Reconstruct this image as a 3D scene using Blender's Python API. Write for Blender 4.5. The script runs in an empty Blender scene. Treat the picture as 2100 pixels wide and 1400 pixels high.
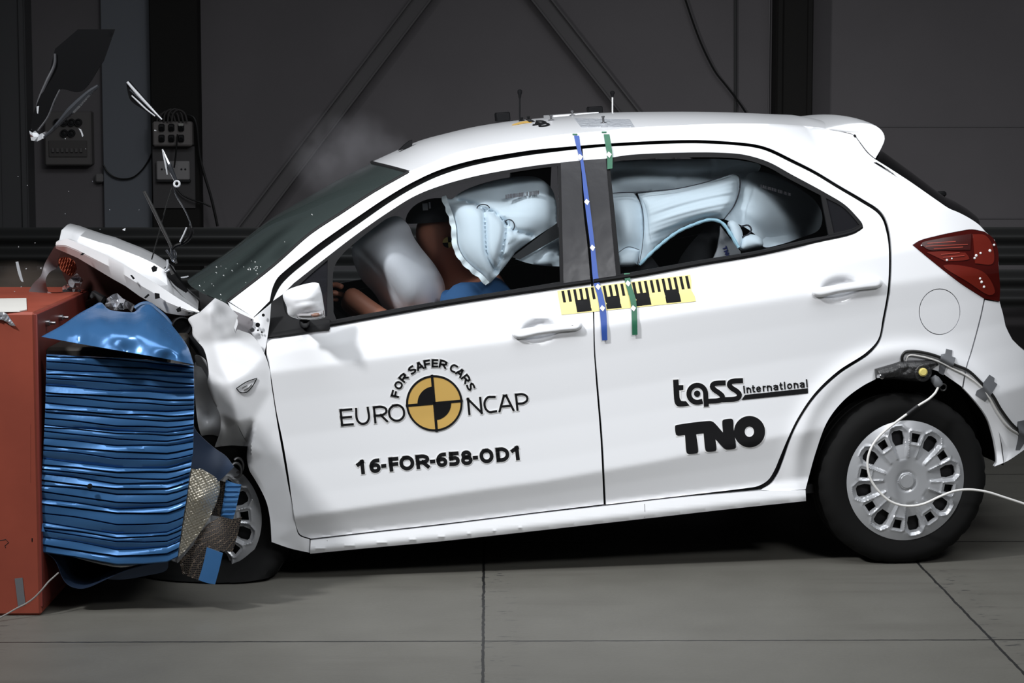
import bpy, bmesh, math, random
import numpy as np
from mathutils import Vector, Matrix
from mathutils.geometry import delaunay_2d_cdt
from math import sin, cos, tan, pi, radians, sqrt, atan2, hypot

# ------------------------------------------------------------------ camera
SC = bpy.context.scene
COL = SC.collection
FPX = 4500.0                       # focal length in pixels of a 2100 px wide frame
CAM_H = 1.53
PITCH = math.atan((700 - 238) / FPX)
YAW = math.atan((1050 - 1001) / FPX)
cam_data = bpy.data.cameras.new('camera')
cam_data.sensor_fit = 'HORIZONTAL'
cam_data.sensor_width = 36.0
cam_data.lens = FPX / 2100.0 * 36.0
cam_data.clip_start = 0.1
cam_data.clip_end = 200
cam = bpy.data.objects.new('camera', cam_data)
cam.location = (0, 0, CAM_H)
cam.rotation_euler = (pi / 2 - PITCH, 0, -YAW)
COL.objects.link(cam)
SC.camera = cam

# ------------------------------------------------------------------ light and exposure
SC.view_settings.view_transform = 'Standard'
SC.view_settings.look = 'None'
SC.view_settings.exposure = 0.0
SC.view_settings.gamma = 1.0
SC.view_settings.use_curve_mapping = False
world = bpy.data.worlds.new('dim hall')
SC.world = world
world.use_nodes = True
world.node_tree.nodes['Background'].inputs[0].default_value = (0.9, 0.95, 1.0, 1)
world.node_tree.nodes['Background'].inputs[1].default_value = 0.035


def area_light(name, loc, target, sx, sy, power, col=(1, 1, 1), spread=180):
    d = bpy.data.lights.new(name, 'AREA')
    d.shape = 'RECTANGLE'
    d.size = sx
    d.size_y = sy
    d.energy = power
    d.color = col
    d.spread = radians(spread)
    o = bpy.data.objects.new(name, d)
    o.location = loc
    v = Vector(target) - Vector(loc)
    o.rotation_euler = v.to_track_quat('-Z', 'Y').to_euler()
    COL.objects.link(o)
    return o


area_light('overhead_light_bank', (0.9, 5.55, 4.9), (0.7, 7.2, 0.8), 6.0, 1.8, 86, (0.93, 0.965, 1.0), 115)
area_light('key_lamp', (-3.3, 4.3, 4.4), (0.4, 7.4, 0.8), 0.45, 0.45, 54, (0.98, 0.99, 1.0), 75)
area_light('front_fill', (2.4, 2.2, 4.2), (0.8, 7.3, 0.8), 1.6, 0.9, 15, (0.97, 0.98, 1.0), 60)  # unseen fill from the camera side, added to brighten the car's flank and cabin

# ------------------------------------------------------------------ pixels of the photograph to points
CAMO = np.array(cam.location, float)
CAMR = np.array(cam.rotation_euler.to_matrix(), float)


def ray(u, v):
    u = np.asarray(u, float)
    v = np.asarray(v, float)
    d = np.stack([(u - 1050) / FPX, (700 - v) / FPX, -np.ones_like(u)], -1)
    return d @ CAMR.T


def at(u, v, Y):
    """world point seen at pixel (u, v) on the upright plane y = Y"""
    d = ray(u, v)
    t = (np.asarray(Y) - CAMO[1]) / d[..., 1]
    return CAMO + d * np.asarray(t)[..., None]


def on_floor(u, v, z=0.0):
    d = ray(u, v)
    t = (z - CAMO[2]) / d[..., 2]
    return CAMO + d * np.asarray(t)[..., None]


# the car's own frame: x to the tail, y to its far side, z up, origin under the rear axle
CAR_YAW, CAR_PITCH = radians(7.0), radians(4.4)
CARM3 = Matrix.Rotation(CAR_YAW, 3, 'Z') @ Matrix.Rotation(-CAR_PITCH, 3, 'Y')
CR = np.array(CARM3, float)
hub_world = at(1857., 985., 7.40)
CT = hub_world - CR @ np.array([0, -0.83, 0.29])
CAR_O = CR.T @ (CAMO - CT)


def car_ray(u, v):
    return ray(u, v) @ CR


def cp(u, v, y):
    """car-frame point seen at pixel (u, v) on the car plane at that y"""
    d = car_ray(u, v)
    t = (np.asarray(y) - CAR_O[1]) / d[..., 1]
    return CAR_O + d * np.asarray(t)[..., None]


def car_to_world(p):
    return np.asarray(p) @ CR.T + CT


def world_to_car(p):
    return (np.asarray(p) - CT) @ CR


def car_px(p):
    """pixel of a car-frame point"""
    w = (car_to_world(p) - CAMO) @ CAMR
    return np.stack([1050 + FPX * w[..., 0] / -w[..., 2], 700 - FPX * w[..., 1] / -w[..., 2]], -1)


# ------------------------------------------------------------------ materials
MATS = {}


def mat(name, col, rough=0.5, metal=0.0, coat=0.0, spec=0.5, trans=0.0, emit=None, bump=None, noise=None, alpha=1.0, ior=1.45, sss=0):
    if name in MATS:
        return MATS[name]
    m = bpy.data.materials.new(name)
    m.use_nodes = True
    nt = m.node_tree
    b = nt.nodes['Principled BSDF']
    b.inputs['Base Color'].default_value = (*col, 1)
    b.inputs['Roughness'].default_value = rough
    b.inputs['Metallic'].default_value = metal
    b.inputs['Coat Weight'].default_value = coat
    b.inputs['Coat Roughness'].default_value = 0.04
    b.inputs['Specular IOR Level'].default_value = spec
    b.inputs['Transmission Weight'].default_value = trans
    b.inputs['IOR'].default_value = ior
    if emit:
        b.inputs['Emission Color'].default_value = (*emit[0], 1)
        b.inputs['Emission Strength'].default_value = emit[1]
    if noise or bump:
        tc = nt.nodes.new('ShaderNodeTexCoord')
    if noise:                                   # (scale, second colour, low, high)
        n = nt.nodes.new('ShaderNodeTexNoise')
        n.inputs['Scale'].default_value = noise[0]
        n.inputs['Detail'].default_value = 6
        r = nt.nodes.new('ShaderNodeMapRange')
        r.inputs['From Min'].default_value = noise[2]
        r.inputs['From Max'].default_value = noise[3]
        mx = nt.nodes.new('ShaderNodeMix')
        mx.data_type = 'RGBA'
        mx.inputs['A'].default_value = (*col, 1)
        mx.inputs['B'].default_value = (*noise[1], 1)
        nt.links.new(tc.outputs['Object'], n.inputs['Vector'])
        nt.links.new(n.outputs['Fac'], r.inputs['Value'])
        nt.links.new(r.outputs['Result'], mx.inputs['Factor'])
        nt.links.new(mx.outputs['Result'], b.inputs['Base Color'])
    if bump:                                    # (scale, strength, distance)
        n = nt.nodes.new('ShaderNodeTexNoise')
        n.inputs['Scale'].default_value = bump[0]
        n.inputs['Detail'].default_value = 4
        bp = nt.nodes.new('ShaderNodeBump')
        bp.inputs['Strength'].default_value = bump[1]
        bp.inputs['Distance'].default_value = bump[2]
        nt.links.new(tc.outputs['Object'], n.inputs['Vector'])
        nt.links.new(n.outputs['Fac'], bp.inputs['Height'])
        nt.links.new(bp.outputs['Normal'], b.inputs['Normal'])
    MATS[name] = m
    return m


def glass_mat(name, tint, refl=1.0, clear=0.9, haze=(0.02, 0.022, 0.025), rough=0.0):
    """thin pane: tinted see-through with a mirror-like film"""
    m = bpy.data.materials.new(name)
    m.use_nodes = True
    nt = m.node_tree
    for n in list(nt.nodes):
        nt.nodes.remove(n)
    out = nt.nodes.new('ShaderNodeOutputMaterial')
    tr = nt.nodes.new('ShaderNodeBsdfTransparent')
    tr.inputs[0].default_value = (*tint, 1)
    df = nt.nodes.new('ShaderNodeBsdfDiffuse')
    df.inputs[0].default_value = (*haze, 1)
    m1 = nt.nodes.new('ShaderNodeMixShader')
    m1.inputs[0].default_value = 1 - clear
    gl = nt.nodes.new('ShaderNodeBsdfGlossy')
    gl.inputs['Roughness'].default_value = rough
    gl.inputs[0].default_value = (1, 1, 1, 1)
    fr = nt.nodes.new('ShaderNodeFresnel')
    fr.inputs['IOR'].default_value = 1.45
    mul = nt.nodes.new('ShaderNodeMath')
    mul.operation = 'MULTIPLY'
    mul.inputs[1].default_value = refl
    m2 = nt.nodes.new('ShaderNodeMixShader')
    nt.links.new(tr.outputs[0], m1.inputs[1])
    nt.links.new(df.outputs[0], m1.inputs[2])
    nt.links.new(fr.outputs[0], mul.inputs[0])
    nt.links.new(mul.outputs[0], m2.inputs[0])
    nt.links.new(m1.outputs[0], m2.inputs[1])
    nt.links.new(gl.outputs[0], m2.inputs[2])
    nt.links.new(m2.outputs[0], out.inputs['Surface'])
    MATS[name] = m
    return m


WHITE = mat('white car paint', (0.83, 0.84, 0.865), 0.32, coat=0.6)
BLACKT = mat('black plastic trim', (0.006, 0.006, 0.007), 0.6, spec=0.2)
GLOSSB = mat('gloss black film', (0.014, 0.014, 0.017), 0.3, bump=(9, 0.25, 0.01))
RUBBER = mat('tyre rubber', (0.008, 0.008, 0.008), 0.75, spec=0.12)
GAP = mat('black sealing rubber', (0.006, 0.006, 0.007), 0.7)
DARK = mat('dark cabin plastic', (0.010, 0.010, 0.012), 0.7)
CLOTH = mat('charcoal seat cloth', (0.016, 0.016, 0.018), 0.9, bump=(160, 0.3, 0.002))
SILVER = mat('silver painted plastic', (0.43, 0.44, 0.46), 0.33, 0.35, coat=0.3)
STEEL = mat('bare steel', (0.45, 0.45, 0.47), 0.3, 1.0)
AIRBAG = mat('pale blue airbag fabric', (0.76, 0.84, 0.90), 0.55, bump=(40, 0.08, 0.004))
AIRBAG_G = mat('grey airbag fabric', (0.66, 0.65, 0.68), 0.7, bump=(90, 0.12, 0.003))
YEL = mat('yellow marker film', (0.86, 0.74, 0.30), 0.5)
INK = mat('black print', (0.008, 0.008, 0.009), 0.6, spec=0.15)
GOLD = mat('golden target film', (0.60, 0.38, 0.105), 0.5)
WPRINT = mat('white print', (0.85, 0.85, 0.85), 0.5)
BLUET = mat('blue cloth tape', (0.030, 0.080, 0.33), 0.45)
GREENT = mat('green cloth tape', (0.022, 0.13, 0.07), 0.45)
GREYT = mat('grey duct tape', (0.13, 0.135, 0.145), 0.55)
REDG = mat('red lamp glass', (0.055, 0.004, 0.003), 0.08, coat=1.0)
CHROME = mat('chrome', (0.7, 0.7, 0.72), 0.12, 1.0)


# ------------------------------------------------------------------ mesh helpers
def prop(o, label=None, cat=None, group=None, kind=None):
    if label:
        o['label'] = label
    if cat:
        o['category'] = cat
    if group:
        o['group'] = group
    if kind:
        o['kind'] = kind
    return o


def link(name, me, parent=None):
    o = bpy.data.objects.new(name, me)
    COL.objects.link(o)
    if parent is not None:
        o.parent = parent
    return o


def mesh_obj(name, verts, faces, m, parent=None, sharp=38, smooth=True, face_mats=None, mats=None, origin=None):
    me = bpy.data.meshes.new(name)
    verts = np.asarray(verts, float)
    if origin is not None:
        verts = verts - np.asarray(origin, float)
    me.from_pydata([tuple(map(float, p)) for p in verts], [], [tuple(map(int, f)) for f in faces])
    for k in (mats or [m]):
        me.materials.append(k)
    if face_mats is not None:
        me.polygons.foreach_set('material_index', np.asarray(face_mats, np.int32))
    if smooth:
        me.polygons.foreach_set('use_smooth', [True] * len(me.polygons))
        me.update()
        me.set_sharp_from_angle(angle=radians(sharp))
    me.update()
    o = link(name, me, parent)
    if origin is not None:
        o.location = tuple(map(float, origin))
    return o


class MB:
    """collects shapes into ONE mesh object"""

    def __init__(s):
        s.v, s.f, s.m = [], [], []

    def add(s, verts, faces, mi=0):
        n = len(s.v)
        s.v += [tuple(map(float, p)) for p in verts]
        s.f += [tuple(int(i) + n for i in f) for f in faces]
        s.m += [mi] * len(faces)
        return s

    def box(s, c, size, rot=None, mi=0, bev=0.0):
        x, y, z = (k / 2 for k in size)
        if bev > 0:
            b = min(bev, x * .9, y * .9, z * .9)
            vs = []
            for sx in (-1, 1):
                for sy in (-1, 1):
                    for sz in (-1, 1):
                        vs += [(sx * (x - b), sy * (y - b), sz * z), (sx * (x - b), sy * y, sz * (z - b)), (sx * x, sy * (y - b), sz * (z - b))]
            bm = bmesh.new()
            for p in vs:
                bm.verts.new(p)
            r = bmesh.ops.convex_hull(bm, input=bm.verts)
            bm.verts.index_update()
            P = [tuple(v.co) for v in bm.verts]
            F = [[v.index for v in f.verts] for f in bm.faces]
            bm.free()
        else:
            P = [(sx * x, sy * y, sz * z) for sx in (-1, 1) for sy in (-1, 1) for sz in (-1, 1)]
            F = [(0, 1, 3, 2), (4, 6, 7, 5), (0, 4, 5, 1), (2, 3, 7, 6), (0, 2, 6, 4), (1, 5, 7, 3)]
        P = np.array(P)
        if rot is not None:
            P = P @ np.array(rot).T
        return s.add(P + np.array(c), F, mi)

    def tube(s, path, r, n=10, mi=0, cap=True):
        P = np.asarray(path, float)
        k = len(P)
        R = np.full(k, r) if np.isscalar(r) else np.asarray(r, float)
        T = np.gradient(P, axis=0)
        T /= np.linalg.norm(T, axis=1)[:, None] + 1e-12
        a = np.array([0, 0, 1.0]) if abs(T[0][2]) < .9 else np.array([1.0, 0, 0])
        N = np.cross(T[0], a)
        N /= np.linalg.norm(N)
        vs, fs = [], []
        for i in range(k):
            N = N - T[i] * (N @ T[i])
            N /= np.linalg.norm(N) + 1e-12
            B = np.cross(T[i], N)
            for j in range(n):
                t = 2 * pi * j / n
                vs.append(P[i] + R[i] * (cos(t) * N + sin(t) * B))
        for i in range(k - 1):
            for j in range(n):
                fs.append((i * n + j, i * n + (j + 1) % n, (i + 1) * n + (j + 1) % n, (i + 1) * n + j))
        if cap:
            fs.append(tuple(range(n - 1, -1, -1)))
            fs.append(tuple((k - 1) * n + j for j in range(n)))
        return s.add(vs, fs, mi)

    def lathe(s, prof, axis_o, axis, n=24, mi=0, ref=None):
        """prof: (distance along axis, radius)"""
        ax = np.asarray(axis, float)
        ax /= np.linalg.norm(ax)
        a = np.array([0, 0, 1.0]) if abs(ax[2]) < .9 else np.array([1.0, 0, 0])
        e1 = np.cross(ax, a)
        e1 /= np.linalg.norm(e1)
        e2 = np.cross(ax, e1)
        vs, fs = [], []
        for (h, r) in prof:
            for j in range(n):
                t = 2 * pi * j / n
                vs.append(np.asarray(axis_o) + ax * h + r * (cos(t) * e1 + sin(t) * e2))
        for i in range(len(prof) - 1):
            for j in range(n):
                fs.append((i * n + j, i * n + (j + 1) % n, (i + 1) * n + (j + 1) % n, (i + 1) * n + j))
        if prof[0][1] > 1e-5:
            fs.append(tuple(range(n - 1, -1, -1)))
        if prof[-1][1] > 1e-5:
            fs.append(tuple((len(prof) - 1) * n + j for j in range(n)))
        return s.add(vs, fs, mi)

    def build(s, name, m, parent=None, sharp=38, smooth=True, origin=None):
        if isinstance(m, (list, tuple)):
            return mesh_obj(name, s.v, s.f, None, parent, sharp, smooth, s.m, list(m), origin)
        return mesh_obj(name, s.v, s.f, m, parent, sharp, smooth, origin=origin)


def spline(pts, closed=False, step=6.0):
    """smooth line through points; a third element marks a corner"""
    P = [np.array(p[:2], float) for p in pts]
    C = [len(p) > 2 for p in pts]
    n = len(P)

    def run(Q, per):
        m = len(Q)
        out = []
        rng = range(m) if per else range(m - 1)
        for i in rng:
            if per:
                a, b, c, d = Q[i - 1], Q[i], Q[(i + 1) % m], Q[(i + 2) % m]
            else:
                b, c = Q[i], Q[i + 1]
                a = Q[i - 1] if i > 0 else 2 * b - c
                d = Q[i + 2] if i + 2 < m else 2 * c - b
            k = max(1, int(round(np.linalg.norm(c - b) / step)))
            t0, e = 0, 0.5
            t1 = t0 + max(np.linalg.norm(b - a), 1e-6) ** e
            t2 = t1 + max(np.linalg.norm(c - b), 1e-6) ** e
            t3 = t2 + max(np.linalg.norm(d - c), 1e-6) ** e
            for j in range(k):
                t = t1 + (t2 - t1) * j / k
                A1 = (t1 - t) / (t1 - t0) * a + (t - t0) / (t1 - t0) * b
                A2 = (t2 - t) / (t2 - t1) * b + (t - t1) / (t2 - t1) * c
                A3 = (t3 - t) / (t3 - t2) * c + (t - t2) / (t3 - t2) * d
                B1 = (t2 - t) / (t2 - t0) * A1 + (t - t0) / (t2 - t0) * A2
                B2 = (t3 - t) / (t3 - t1) * A2 + (t - t1) / (t3 - t1) * A3
                out.append((t2 - t) / (t2 - t1) * B1 + (t - t1) / (t2 - t1) * B2)
        return out
    if not closed:
        cuts = [0] + [i for i in range(1, n - 1) if C[i]] + [n - 1]
        out = []
        for a, b in zip(cuts[:-1], cuts[1:]):
            out += run(P[a:b + 1], False)
        out.append(P[-1])
        return np.array(out)
    ci = [i for i in range(n) if C[i]]
    if not ci:
        return np.array(run(P, True))
    out = []
    for a, b in zip(ci, ci[1:] + [ci[0] + n]):
        out += run([P[i % n] for i in range(a, b + 1)], False)
    return np.array(out)


def inside(px, py, poly):
    x, y = np.asarray(px), np.asarray(py)
    r = np.zeros(x.shape, bool)
    a = np.asarray(poly)
    b = np.roll(a, -1, 0)
    for (x1, y1), (x2, y2) in zip(a, b):
        if y1 == y2:
            continue
        c = ((y1 > y) != (y2 > y)) & (x < (x2 - x1) * (y - y1) / (y2 - y1) + x1)
        r ^= c
    return r


def dist_to(px, py, poly, closed=True):
    a = np.asarray(poly, float)
    b = np.roll(a, -1, 0) if closed else a[1:]
    a = a if closed else a[:-1]
    d = np.full(np.shape(px), 1e9)
    for (x1, y1), (x2, y2) in zip(a, b):
        dx, dy = x2 - x1, y2 - y1
        L = dx * dx + dy * dy
        if L < 1e-12:
            continue
        t = np.clip(((px - x1) * dx + (py - y1) * dy) / L, 0, 1)
        d = np.minimum(d, np.hypot(px - x1 - t * dx, py - y1 - t * dy))
    return d


def fill2d(outer, holes=(), step=7.0, extra=None):
    """triangles over a traced outline: (points, triangles, list of border edges)"""
    loops = [np.asarray(outer, float)] + [np.asarray(h, float) for h in holes]
    V, E = [], []
    for L in loops:
        n0 = len(V)
        V += [Vector((float(p[0]), float(p[1]))) for p in L]
        E += [(n0 + i, n0 + (i + 1) % len(L)) for i in range(len(L))]
    o = loops[0]
    x0, y0 = o.min(0)
    x1, y1 = o.max(0)
    gx, gy = np.meshgrid(np.arange(x0 + step * .5, x1, step), np.arange(y0 + step * .5, y1, step * .87))
    gx = gx + (np.arange(gx.shape[0]) % 2)[:, None] * step * .5
    gx, gy = gx.ravel(), gy.ravel()
    ok = inside(gx, gy, o)
    for h in loops[1:]:
        ok &= ~inside(gx, gy, h)
    gx, gy = gx[ok], gy[ok]
    for L in loops:
        if len(gx):
            k = dist_to(gx, gy, L) > step * .5
            gx, gy = gx[k], gy[k]
    V += [Vector((float(a), float(b))) for a, b in zip(gx, gy)]
    if extra is not None:
        V += [Vector((float(a), float(b))) for a, b in extra]
    vo, eo, fo, *_ = delaunay_2d_cdt(V, E, [], 0, 1e-5)
    P = np.array([(p[0], p[1]) for p in vo])
    T = np.array([list(f) for f in fo])
    c = P[T].mean(1)
    ok = inside(c[:, 0], c[:, 1], o)
    for h in loops[1:]:
        ok &= ~inside(c[:, 0], c[:, 1], h)
    T = T[ok]
    q = P[T]
    ar = (q[:, 1, 0] - q[:, 0, 0]) * (q[:, 2, 1] - q[:, 0, 1]) - (q[:, 1, 1] - q[:, 0, 1]) * (q[:, 2, 0] - q[:, 0, 0])
    T = T[np.abs(ar) > 1e-9]
    ar = ar[np.abs(ar) > 1e-9]
    T[ar > 0] = T[ar > 0][:, ::-1]             # facing the viewer: v runs downward in the picture
    cnt = {}
    for t in T:
        for a, b in ((t[0], t[1]), (t[1], t[2]), (t[2], t[0])):
            cnt[(a, b)] = 1
    B = [e for e in cnt if (e[1], e[0]) not in cnt]
    return P, T, B


def shell(front, T, B, back):
    n = len(front)
    V = np.vstack([front, back])
    F = [tuple(t) for t in T] + [tuple(t[::-1] + n) for t in T]
    F += [(b, a, a + n, b + n) for a, b in B]
    return V, F


print('helpers ready')
# ================================================================== the setting
WALL_Y = 13.0


def floor_material():
    m = bpy.data.materials.new('worn grey concrete slabs')
    m.use_nodes = True
    nt = m.node_tree
    L = nt.links.new
    b = nt.nodes['Principled BSDF']
    b.inputs['Roughness'].default_value = 0.55
    tc = nt.nodes.new('ShaderNodeTexCoord')
    sep = nt.nodes.new('ShaderNodeSeparateXYZ')
    L(tc.outputs['Object'], sep.inputs[0])

    def math_(op, a, bb=None, c=None):
        n = nt.nodes.new('ShaderNodeMath')
        n.operation = op
        for i, k in enumerate((a, bb, c)):
            if k is None:
                continue
            if isinstance(k, (int, float)):
                n.inputs[i].default_value = k
            else:
                L(k, n.inputs[i])
        return n.outputs[0]

    def noise(scale, detail=5, stretch=None):
        n = nt.nodes.new('ShaderNodeTexNoise')
        n.inputs['Scale'].default_value = scale
        n.inputs['Detail'].default_value = detail
        if stretch:
            mp = nt.nodes.new('ShaderNodeMapping')
            mp.inputs['Scale'].default_value = stretch
            L(tc.outputs['Object'], mp.inputs[0])
            L(mp.outputs[0], n.inputs['Vector'])
        else:
            L(tc.outputs['Object'], n.inputs['Vector'])
        return n.outputs['Fac']

    def ramp(f, lo, hi):
        r = nt.nodes.new('ShaderNodeMapRange')
        r.inputs['From Min'].default_value = lo
        r.inputs['From Max'].default_value = hi
        L(f, r.inputs['Value'])
        return r.outputs['Result']

    def mix(f, a, c):
        n = nt.nodes.new('ShaderNodeMix')
        n.data_type = 'RGBA'
        L(f, n.inputs['Factor'])
        for k, i in ((a, 'A'), (c, 'B')):
            if isinstance(k, tuple):
                n.inputs[i].default_value = (*k, 1)
            else:
                L(k, n.inputs[i])
        return n.outputs['Result']
    wob = math_('MULTIPLY', math_('SUBTRACT', noise(22), 0.5), 0.012)

    def seam(coord, first, pitch, w):
        d = math_('SUBTRACT', math_('ADD', coord, wob), first)
        q = math_('DIVIDE', d, pitch)
        fr = math_('ABSOLUTE', math_('SUBTRACT', q, math_('ROUND', q)))
        return math_('LESS_THAN', math_('MULTIPLY', fr, pitch), w)
    sx = seam(sep.outputs[0], -0.016, 1.494, 0.0045)
    sy = seam(sep.outputs[1], SEAM_Y, 1.494, 0.0055)
    seams = math_('MAXIMUM', sx, sy)
    base = mix(ramp(noise(1.6, 8), 0.3, 0.7), FLOOR_A, FLOOR_B)
    base = mix(ramp(noise(90, 3), 0.25, 0.75), base, mix(ramp(noise(5), .3, .7), FLOOR_B, FLOOR_A))
    smear = math_('MULTIPLY', ramp(noise(1.0, 7, (1.1, 9.0, 1)), 0.56, 0.72), 0.45)
    base = mix(smear, base, (0.075, 0.07, 0.06))
    # chipped dark spots gather along the joints
    near = math_('SUBTRACT', 1.0, ramp(math_('MULTIPLY', math_('ABSOLUTE', math_('SUBTRACT', math_('DIVIDE', math_('SUBTRACT', sep.outputs[0], 1.52), 1.494),
                                                                       math_('ROUND', math_('DIVIDE', math_('SUBTRACT', sep.outputs[0], 1.52), 1.494)))), 1.494), 0.0, 0.09))
    chip = math_('MULTIPLY', near, ramp(noise(16, 4, (1, 2.6, 1)), 0.6, 0.66))
    base = mix(chip, base, (0.03, 0.03, 0.03))
    col = mix(seams, base, (0.006, 0.006, 0.006))
    L(col, b.inputs['Base Color'])
    bp = nt.nodes.new('ShaderNodeBump')
    bp.inputs['Strength'].default_value = 0.15
    bp.inputs['Distance'].default_value = 0.004
    L(noise(60, 4), bp.inputs['Height'])
    L(bp.outputs[0], b.inputs['Normal'])
    return m


SEAM_Y = float(on_floor(2040., 1110.)[1])
FLOOR_A = (0.122, 0.118, 0.103)
FLOOR_B = (0.094, 0.090, 0.078)
mb = MB()
mb.box((0, 5.5, -0.05), (16, 19, 0.1))
prop(mb.build('floor', floor_material(), smooth=False), kind='structure')

WALLM = mat('dark grey wall panel', (0.195, 0.182, 0.192), 0.75, noise=(1.2, (0.165, 0.154, 0.163), 0.3, 0.7))
mb = MB()
mb.box((0, WALL_Y + 0.1, 2.5), (16, 0.2, 5.2))
prop(mb.build('wall_back', WALLM, smooth=False), kind='structure')
# ================================================================== the car
car = bpy.data.objects.new('car', None)
COL.objects.link(car)
car.matrix_world = Matrix.Translation(Vector(CT)) @ CARM3.to_4x4()
prop(car, 'white five-door hatchback with crushed nose and crash-test lettering on its doors', 'car')
bpy.context.view_layer.update()


def level(pts, y):
    p = cp(np.array([a for a, _ in pts], float), np.array([b for _, b in pts], float), y)
    o = np.argsort(p[:, 0])
    return p[o, 0], p[o, 2]


LV = [level([(300, 1168), (560, 1142), (636, 1135), (900, 1110), (1323, 1063), (1653, 1027), (2150, 972)], -.83),
      level([(300, 1141), (600, 1110), (900, 1078), (1237, 1037), (1563, 1000), (2150, 930)], -.82),
      level([(300, 1103), (610, 1059), (700, 1046), (1010, 1000), (1120, 985), (1340, 946), (1614, 891), (2150, 790)], -.84),
      level([(300, 798), (540, 766), (660, 751), (1100, 693), (1433, 639), (1947, 567), (2150, 540)], -.845),
      level([(300, 737), (548, 693), (903, 628), (1225, 582), (1433, 544), (1767, 470), (2150, 385)], -.80)]
GAPTOP = [(554, 618), (560, 594), (570, 575), (588, 557), (626, 528), (661, 500), (730, 452), (798, 406), (851, 375), (903, 352), (971, 331),
          (1074, 313), (1180, 301), (1240, 296), (1290, 294), (1362, 290.5), (1433, 289), (1505, 293), (1549, 298), (1577, 306), (1624, 329),
          (1671, 353), (1719, 382), (1767, 410), (1802, 432)]
ZG = level(GAPTOP, -.64)

# half width of the body against height level
_n = np.linspace(0, 4, 801)
_k = [(0, .820), (.3, .828), (1, .817), (1.08, .812), (1.55, .827), (1.99, .8435), (2.01, .8435), (2.14, .8385), (2.35, .834), (2.55, .833), (2.8, .8385), (2.98, .845), (3.02, .845), (3.5, .826), (4, .794)]
_y = np.interp(_n, [a for a, _ in _k], [b for _, b in _k])
_g = np.exp(-np.linspace(-2.2, 2.2, 11) ** 2)
_g /= _g.sum()
PROF = np.convolve(np.pad(_y, 5, mode='edge'), _g, 'valid')


def side_y(x, z):
    """near-side half width of the undamaged body (positive) at car x, z"""
    Z = [np.interp(x, *l) for l in LV]
    n = np.zeros_like(x)
    for i in range(4):
        n = np.where(z >= Z[i], i + (z - Z[i]) / (Z[i + 1] - Z[i]), n)
    n = np.where(z < Z[0], (z - Z[0]) / 0.1, n)
    w = np.interp(np.clip(n, 0, 4), _n, PROF)
    w = w + np.where(n < 0, 0.05 * n, 0)
    dz = np.clip(z - Z[4], 0, None)
    w = w - 0.36 * dz - 0.10 * dz * dz
    zg = np.interp(x, *ZG)
    over = np.clip(z - zg, 0, None) * np.clip((x + 2.0) / 0.3, 0, 1) * np.clip((0.12 - x) / 0.3, 0, 1)
    w = w - 5.0 * over ** 2
    w = w - 0.006 * ((x + 1.1) / 1.1) ** 2                       # slight bow in plan
    tail = np.clip(x - 0.17, 0, None)
    w = w - 0.32 * (tail / 0.62) ** 2.3
    front = np.clip(-1.55 - x, 0, None)
    w = w - 0.10 * front ** 2 * np.clip((z - Z[4]) / .12 + .2, 0, 1)
    r = np.hypot(x - 0.0, z - 0.35)
    w = w + 0.012 * np.exp(-((r - 0.385) / 0.035) ** 2) * (z < Z[3])   # arch lip
    return w


def side(u, v, off=0.0):
    """points of the near body side seen at those pixels, off = distance outward"""
    u = np.asarray(u, float)
    v = np.asarray(v, float)
    d = car_ray(u, v)
    y = np.full(u.shape, -.82)
    for _ in range(25):
        t = (y - CAR_O[1]) / d[..., 1]
        p = CAR_O + d * t[..., None]
        y = .3 * y + .7 * (-side_y(p[..., 0], p[..., 2]) - off)
    t = (y - CAR_O[1]) / d[..., 1]
    return CAR_O + d * t[..., None]


def panel(name, outers, m, parent, holes=(), off=0.0, thick=0.014, step=7.0, surf=side, sharp=38, mirror=False, detail=None, bstep=6.0):
    """body panel traced on the photograph and laid on the body side, with real thickness"""
    VV, FF = [], []
    for k, o in enumerate(outers):
        o = spline(o, True, bstep)
        hs = [spline(h, True, bstep) for h in holes] if k == 0 else []
        P, T, B = fill2d(o, hs, step)
        f = surf(P[:, 0], P[:, 1], off)
        if detail is not None:
            f = detail(P, f)
        b = f + np.array([0, thick, 0])
        V, F = shell(f, T, B, b)
        n = sum(len(a) for a in VV)
        VV.append(V)
        FF += [tuple(i + n for i in q) for q in F]
    V = np.vstack(VV)
    if mirror:
        V = V * np.array([1, -1, 1])
        FF = [q[::-1] for q in FF]
    return mesh_obj(name, V, FF, m, parent, sharp)


c = 1
SPLIT = [(1191, 307), (1191, 330), (1198, 438), (1206, 506), (1212, 577), (1216, 647), (1218, 720), (1222, 780), (1232, 900), (1239, 1034)]
DOOR_F_SKIN = [(548, 694, c), (600, 683.5), (678, 669), (790, 648), (903, 628.5), (1020, 610), (1143, 592), (1212, 582, c), (1216, 647), (1218, 720), (1222, 780), (1231.5, 900),
               (1238, 1033.5, c), (1100, 1050), (900, 1074.5), (760, 1090), (638, 1104, c), (616, 1096), (608, 1080), (599, 1028), (591, 970), (580, 905), (567, 843), (557, 778), (552, 748), (547, 728)]
DOOR_F_BAND = [(560, 617, c), (567, 601), (577, 584), (597, 563.5), (632, 535), (667, 508), (735, 460), (803, 413), (854, 383), (905, 359.5), (973, 339), (1075, 320), (1182, 306.5), (1190, 305.7, c),
               (1191, 329, c), (1146, 334), (1108, 338), (1040, 348.6), (971, 362), (903, 381), (851, 401.7), (800, 432.6), (731, 480.6), (673, 525), (603, 580, c), (578, 605, c)]


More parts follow.
